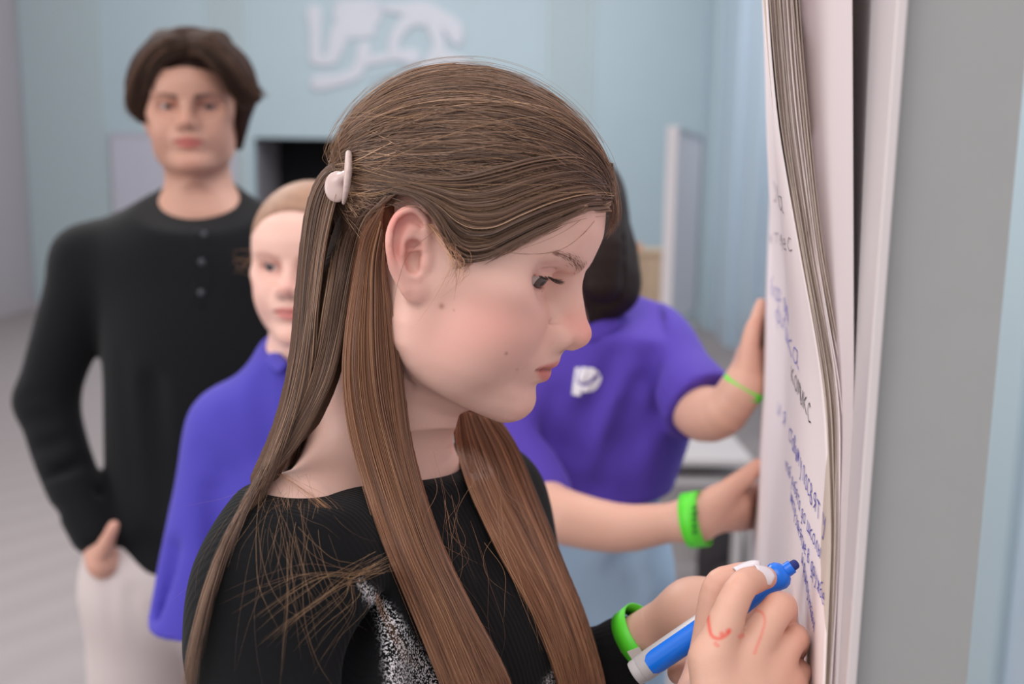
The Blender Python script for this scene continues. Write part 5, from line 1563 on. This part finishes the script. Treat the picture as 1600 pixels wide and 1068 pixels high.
def table():
    f = G(1085, 905); Y = 3.15
    t0, t1 = Q(1035, 716, Y), Q(1150, 716, Y)
    o = empty('grey_table', (0.5 * (t0[0] + t1[0]), Y + .2, 0)); tag(o, 'light grey table with two shelves behind the girl in violet', 'table')
    m = mat_plain('light grey laminate', (186, 180, 180), .45)
    z = t0[2]
    box('tabletop', V(t0[0] - .1, Y, z - .025), V(t1[0] + .06, Y + .5, z), m, o, .004)
    box('shelf', V(t0[0] - .08, Y + .02, z - .095), V(t1[0] + .04, Y + .48, z - .075), m, o, .003)
    box('back_panel', V(t0[0] - .08, Y + .45, .1), V(t1[0] + .04, Y + .47, z - .1), m, o, .002)
    for x in (t0[0] - .08, t1[0] + .01):
        for y in (Y + .02, Y + .45): box('leg', V(x, y, 0), V(x + .03, y + .03, z - .025), m, o, .003)
table()
def bag():
    b0 = G(1128, 958); Y = b0[1]
    dd = (b0 - CAM) @ FW
    o = empty('backpack', (b0[0], b0[1], 0)); tag(o, 'black backpack standing on the floor below the table', 'backpack')
    mb = mat_plain('black nylon', (44, 38, 42), .6, .2, 30, .3, 300)
    k = dd / FPX; w, h = 72 * k / 2, 158 * k
    F = Field(b0 + V(-.25, -.2, 0), b0 + V(.25, .3, h + .15), .006)
    F.chain([b0 + V(0, .06, w * .85), b0 + V(0, .06, h * .55), b0 + V(.01, .06, h - w * .9)], [w, w * 1.05, w * .8], .03, '+', .75, V(0, 1, 0))
    F.do((F.lo, F.lo + F.h * F.n), lambda X, Y, Z: (.002 - Z + 0 * X + 0 * Y).astype(np.float32), .01, '&')
    v, q = F.mesh(1); mesh_obj('bag_body', v, q, mb, o)
    F = Field(b0 + V(-.2, -.2, 0), b0 + V(.2, .2, h), .006)
    F.chain([b0 + V(-.0, -.03, h * .22), b0 + V(.0, -.03, h * .42)], [w * .7, w * .65], .02, '+', .45, V(0, 1, 0))
    v, q = F.mesh(1); mesh_obj('front_pocket', v, q, mb, o)
    F = Field(b0 + V(-.1, -.1, h - .1), b0 + V(.1, .2, h + .12), .004)
    F.chain([b0 + V(-.03, .05, h - .03), b0 + V(-.02, .05, h + .03), b0 + V(.02, .05, h + .03), b0 + V(.03, .05, h - .03)], [.007] * 4, .004)
    v, q = F.mesh(1); mesh_obj('handle', v, q, mb, o)
    kb = empty('metal_flask', P(1103, 770, dd)); 
    return o
M['chrome'] = mat_plain('chrome', (225, 222, 222), .12, metal=1.0)
bag()
for o in [x for x in bpy.data.objects if x.name.startswith('metal_flask')]: bpy.data.objects.remove(o)

# ------------------------------------------------------------------ the board with the flip chart paper
th = math.radians(10.7)
EB = V(math.sin(th), math.cos(th), 0); NB = V(-math.cos(th), math.sin(th), 0)
E0 = P(1366, 534, .463); E0[2] = 0
M['board_face'] = mat_plain('grey white board face', (200, 192, 194), .4)
M['board_edge'] = mat_plain('grey painted metal frame', (148, 148, 147), .45, .03, 60)
M['board_rim'] = mat_plain('white edge trim', (200, 190, 190), .4)
R = np.array([EB, NB, V(0, 0, 1)])
bd = empty('standing_board', (E0[0] + .1, E0[1] + .35, 0))
tag(bd, 'large white standing board with a wide grey end, right of the writing girl', 'board')
box('board_body', V(0.004, -.055, .55), V(.76, -.0015, 2.05), M['board_edge'], bd, .0, None, R, E0)
box('board_face', V(0.006, -.0015, .56), V(.75, 0, 2.04), M['board_face'], bd, .0, None, R, E0)
box('edge_trim', V(-.002, -.0035, .55), V(.006, .0015, 2.05), M['board_rim'], bd, .0012, None, R, E0)
for u in (.05, .68):
    box('leg', V(u, -.045, .03), V(u + .03, -.012, .55), M['board_edge'], bd, .002, None, R, E0)
    box('foot', V(u, -.26, 0), V(u + .03, .20, .03), M['board_edge'], bd, .004, None, R, E0)

M['paper'] = mat_plain('white flip chart paper', (238, 226, 226), .75, .015, 8)
M['paper_edge'] = mat_plain('cream sheet edge', (194, 178, 167), .85, .12, 30)
pad = empty('flip_chart_pad', E0 + EB * .1 + V(0, 0, 1.6))
tag(pad, 'thick flip chart pad of white paper sheets with blue handwriting', 'paper pad')
ys = np.array([-260, 0, 100, 200, 300, 400, 500, 588, 655, 750, 850, 940, 1068, 1400], float)
xl = np.array([1180, 1199, 1207, 1217, 1233, 1250, 1269, 1284, 1290, 1294, 1297, 1294, 1289, 1275], float)
xr = np.array([1236, 1249, 1256, 1265, 1275, 1287, 1305, 1322, 1329, 1325, 1320, 1315, 1306, 1292], float)
yf = np.array([-100, 0, 150, 300, 450, 600, 750, 850, 950, 1100], float)
xf_ = np.array([1216, 1213, 1210, 1203, 1197, 1192, 1184, 1176, 1171, 1166], float)
def curve_pts(xs, yy, d):
    y = np.linspace(yy[0], yy[-1], 160); k = np.exp(-np.linspace(-2, 2, 15) ** 2); k /= k.sum()
    x = np.interp(y, yy, xs); x = np.convolve(np.pad(x, 7, mode='edge'), k, 'valid')
    return np.array([P(a, b, d) for a, b in zip(x, y)])
ZS = np.linspace(1.86, 1.02, 90)
def edge(xs, yy, d):
    c = curve_pts(xs, yy, d); o = np.argsort(c[:, 2])
    return np.column_stack([np.interp(ZS, c[o, 2], c[o, 0]), np.interp(ZS, c[o, 2], c[o, 1]), ZS])
far = edge(xf_, yf, 1.16)
def sheet(fr, dn, mat, name, seed, thick=.00025, nu=26, bulge=.004, wob=.0015, u1=1.0):
    r = np.random.default_rng(seed)
    near = edge(xl * (1 - fr) + xr * fr, ys, dn)
    ph = r.uniform(0, 6.28, 4)
    w = wob * (np.sin(ZS * 19 + ph[0]) + .6 * np.sin(ZS * 41 + ph[1]))
    fa = far - np.outer(np.full(len(ZS), fr * .012), NB)
    us = np.linspace(0, u1, nu) ** 1.3
    g = []
    for u in us:
        p = near * (1 - u) + fa * u + (np.outer(w, NB) * .3 - np.outer(w, EB) * 1.2) * max(0, 1 - u / .15) ** 2
        off = bulge * math.sin(math.pi * min(u * 1.1, 1)) + .0022 * np.sin(ZS * 9 + u * 8 + 1.1) * math.sin(math.pi * u) + .0012 * np.sin(ZS * 23 + u * 19 + 0.6) * math.sin(math.pi * u)
        g.append(p + np.outer(off * np.ones(len(ZS)), NB))
    g = np.array(g)                       # (nu, nz, 3)
    nz = len(ZS); top = g.reshape(-1, 3); bot = top - NB * thick
    vs = np.concatenate([top, bot]); n0 = len(top)
    i, j = np.meshgrid(np.arange(nu - 1), np.arange(nz - 1), indexing='ij'); k = (i * nz + j).ravel()
    f = [np.stack([k, k + 1, k + nz + 1, k + nz], 1), np.stack([n0 + k, n0 + k + nz, n0 + k + nz + 1, n0 + k + 1], 1)]
    rim = np.array([a for a in range(nz)] + [a * nz + nz - 1 for a in range(1, nu)] + [(nu - 1) * nz + a for a in range(nz - 2, -1, -1)] + [a * nz for a in range(nu - 2, 0, -1)])
    rn = np.roll(rim, -1); f.append(np.stack([rim, n0 + rim, n0 + rn, rn], 1))
    mesh_obj(name, vs, np.concatenate(f), mat, pad)
    return us, g
DN = .530
US, GA = sheet(0.0, DN, M['paper'], 'sheet', 1)
for i in range(1, 26):
    fr = i / 25
    sheet(fr, DN + .004 * math.sin(i * 2.4) + .002, M['paper_edge'] if i % 3 else M['paper'], 'sheet', 10 + i, .0003, 14, .004, .0016, .85)
def core():
    a, b = edge(xl + 4, ys, DN + .010), edge(xr - 3, ys, DN + .010); nz = len(ZS); g = []
    for t in np.linspace(0, 1, 12): g.append(a * (1 - t) + b * t + np.outer(.0012 * np.sin(ZS * 30 + t * 25), -EB))
    g = np.array(g); vs = np.concatenate([g.reshape(-1, 3), g.reshape(-1, 3) + EB * .05]); n0 = 12 * nz
    i, j = np.meshgrid(np.arange(11), np.arange(nz - 1), indexing='ij'); k = (i * nz + j).ravel()
    f = np.concatenate([np.stack([k, k + 1, k + nz + 1, k + nz], 1), np.stack([n0 + k, n0 + k + nz, n0 + k + nz + 1, n0 + k + 1], 1)])
    mesh_obj('pressed_sheets', vs, f, M['paper_edge'], pad)
core()
# broad sheet curling behind the pad
def back_sheet():
    near = edge(np.interp(ys, [-260, 0, 600, 1400], [1328, 1331, 1334, 1318]), ys, .515); c = edge(xr - 6, ys, .56)
    g = []
    for u in np.linspace(0, 1, 20):
        p = near * (1 - u) + c * u + np.outer(.006 * math.sin(math.pi * u) * np.ones(len(ZS)), NB); g.append(p)
    g = np.array(g); nu, nz = 20, len(ZS); top = g.reshape(-1, 3); vs = np.concatenate([top, top - NB * .0003]); n0 = len(top)
    i, j = np.meshgrid(np.arange(nu - 1), np.arange(nz - 1), indexing='ij'); k = (i * nz + j).ravel()
    f = np.concatenate([np.stack([k, k + 1, k + nz + 1, k + nz], 1), np.stack([n0 + k, n0 + k + nz, n0 + k + nz + 1, n0 + k + 1], 1)])
    mesh_obj('curled_sheet', vs, f, mat_plain('greyish backing sheet', (204, 192, 194), .8), pad)
back_sheet()

# handwriting: pen strokes laid on the front sheet
GLY = {
 'к': [[(0, 1), (0, 0)], [(.6, 1), (.05, .45), (.7, 0)]], 'о': [[(.35, 1), (.05, .7), (.05, .25), (.35, 0), (.6, .3), (.6, .75), (.35, 1)]],
 'м': [[(0, 0), (.12, 1), (.38, .25), (.62, 1), (.8, 0)]], 'и': [[(0, 1), (0, .05), (.25, .1), (.55, 1)], [(.55, 1), (.55, 0)]],
 'с': [[(.55, .9), (.25, 1), (0, .5), (.2, 0), (.6, .12)]], 'т': [[(0, 1), (.7, 1)], [(.35, 1), (.35, 0)]],
 'а': [[(.5, .9), (.1, .8), (0, .3), (.25, 0), (.5, .4), (.5, .95), (.52, .2), (.7, 0)]], 'в': [[(0, 0), (0, 1.2), (.4, 1.0), (.05, .6), (.5, .35), (.3, 0), (0, .05)]],
 'у': [[(0, 1), (.25, .35)], [(.6, 1), (.2, -.4), (0, -.45)]], 'п': [[(0, 0), (0, 1), (.55, 1), (.55, 0)]], 'я': [[(.55, 0), (.55, 1), (.15, .95), (.1, .6), (.5, .5), (0, 0)]],
 'ч': [[(0, 1), (.05, .55), (.5, .6)], [(.5, 1), (.5, 0)]], 'б': [[(.6, 1.5), (.1, 1.2), (0, .5), (.2, 0), (.55, .3), (.35, .75), (.05, .55)]],
 'р': [[(0, -.5), (0, 1), (.4, .95), (.5, .6), (.3, .3), (0, .4)]], 'е': [[(0, .5), (.5, .6), (.3, 1), (0, .6), (.1, .1), (.55, .1)]],
 'д': [[(.5, 1), (.1, .8), (.05, .2), (.4, .1), (.5, 1), (.5, -.4), (.2, -.5)]], 'ш': [[(0, 1), (0, 0), (.3, .1), (.32, 1)], [(.32, .1), (.6, .1), (.64, 1), (.64, 0)]],
 'л': [[(0, 0), (.3, 1), (.55, 0)]], 'ы': [[(0, 1), (0, 0), (.3, .1), (.25, .5), (0, .5)], [(.55, 1), (.55, 0)]], 'н': [[(0, 1), (0, 0)], [(0, .5), (.5, .5)], [(.5, 1), (.5, 0)]],
 'з': [[(0, .9), (.35, 1), (.3, .6), (.1, .5), (.4, .3), (.2, -.1), (0, 0)]], 'ж': [[(0, 1), (.7, 0)], [(.7, 1), (0, 0)], [(.35, 1), (.35, 0)]], 'ф': [[(.35, 1.3), (.35, -.4)], [(.35, .9), (0, .6), (.35, .1), (.7, .5), (.35, .9)]],
 'х': [[(0, 1), (.55, 0)], [(.55, 1), (0, 0)]],
 'г': [[(0, 0), (0, 1), (.5, 1)]]}
gx, gy, _ = proj(GA.reshape(-1, 3)); gx = gx.reshape(GA.shape[:2]); gy = gy.reshape(GA.shape[:2])
def uz(px, py):
    k = np.argmin((gx - px) ** 2 * 9 + (gy - py) ** 2); i, j = np.unravel_index(k, gx.shape)
    return i, j
def on_sheet(fi, fj):
    fi = np.clip(fi, 0, GA.shape[0] - 1.001); fj = np.clip(fj, 0, GA.shape[1] - 1.001); i, j = int(fi), int(fj); a, b = fi - i, fj - j
    return (GA[i, j] * (1 - a) * (1 - b) + GA[i + 1, j] * a * (1 - b) + GA[i, j + 1] * (1 - a) * b + GA[i + 1, j + 1] * a * b) + NB * .0005
def nearest_uv(p):
    # world point -> fractional indices through (along, z)
    return p
def write(text, a, b, hpx, mat, label):
    """a, b: start and end of the baseline in the photo frame; the line itself is level on the sheet"""
    ia, ja = uz(*a); ib, jb = uz(*b)
    pa, pb = GA[ia, ja], GA[ib, jb]
    j0 = 0.5 * (ja + jb)
    dz = ZS[0] - ZS[1]; hz = hpx * .60 / FPX / dz
    wid = sum(.95 if c != ' ' else .6 for c in text); L = []
    arc = np.concatenate([[0], np.cumsum(np.linalg.norm(np.diff(GA[:, int(j0)], axis=0), axis=1))])
    sa, sb = arc[ia], arc[ib]; x = 0
    for c in text:
        if c == ' ': x += .6; continue
        jit = rng.normal(0, .06, 2)
        for s in GLY[c]:
            s = crom(np.array(s, float), None, 4)
            pts = []
            for (u, v_) in s:
                q = (x + u * 1.0 + .18 * v_ + jit[0]) / wid
                fj = ja + (jb - ja) * q - (v_ + jit[1]) * hz
                pts.append(on_sheet(np.interp(sa + (sb - sa) * q, arc, np.arange(len(arc))), fj))
            L.append(np.array(pts))
        x += .95
    # each line of writing becomes one thin raised ribbon mesh
    vs, fs = [], []; r = .00050 if hpx > 24 else .00042
    for p in L:
        n0 = len(vs)
        for k in range(len(p)):
            t = nrm(p[min(k + 1, len(p) - 1)] - p[max(k - 1, 0)]); s = nrm(np.cross(t, NB)) * r
            vs += [p[k] + s, p[k] - s, p[k] + NB * .0002]
        for k in range(len(p) - 1):
            a_ = n0 + 3 * k; fs += [(a_, a_ + 3, a_ + 5, a_ + 2), (a_ + 2, a_ + 5, a_ + 4, a_ + 1)]
    mesh_obj('handwriting', vs, fs, mat, pad)['kind'] = 'stuff'
M['ink_blue'] = mat_plain('blue marker ink', (50, 58, 168), .5); M['ink_black'] = mat_plain('black marker ink', (38, 36, 44), .5)
M['ink_pale'] = mat_plain('violet blue marker ink', (120, 116, 200), .6); M['ink_grey'] = mat_plain('grey pencil', (150, 142, 150), .7)
write('комикс', (1239, 592), (1270, 660), 30, M['ink_black'], '')
write('ставим у посвят у', (1234, 680), (1292, 850), 26, M['ink_blue'], '')
write('чтоб ребята до школы', (1229, 725), (1288, 880), 17, M['ink_blue'], '')
write('инстр занятие в дружбе', (1234, 774), (1290, 945), 17, M['ink_blue'], '')
write('и рисунках', (1252, 874), (1276, 980), 17, M['ink_blue'], '')
write('сбор дня', (1204, 455), (1236, 520), 34, M['ink_pale'], '')
write('фишка', (1214, 500), (1252, 575), 34, M['ink_pale'], '')
write('и я', (1216, 640), (1232, 672), 28, M['ink_pale'], '')
write('интерес', (1204, 378), (1240, 400), 20, M['ink_grey'], '')
write('ура', (1212, 310), (1232, 330), 28, M['ink_grey'], '')
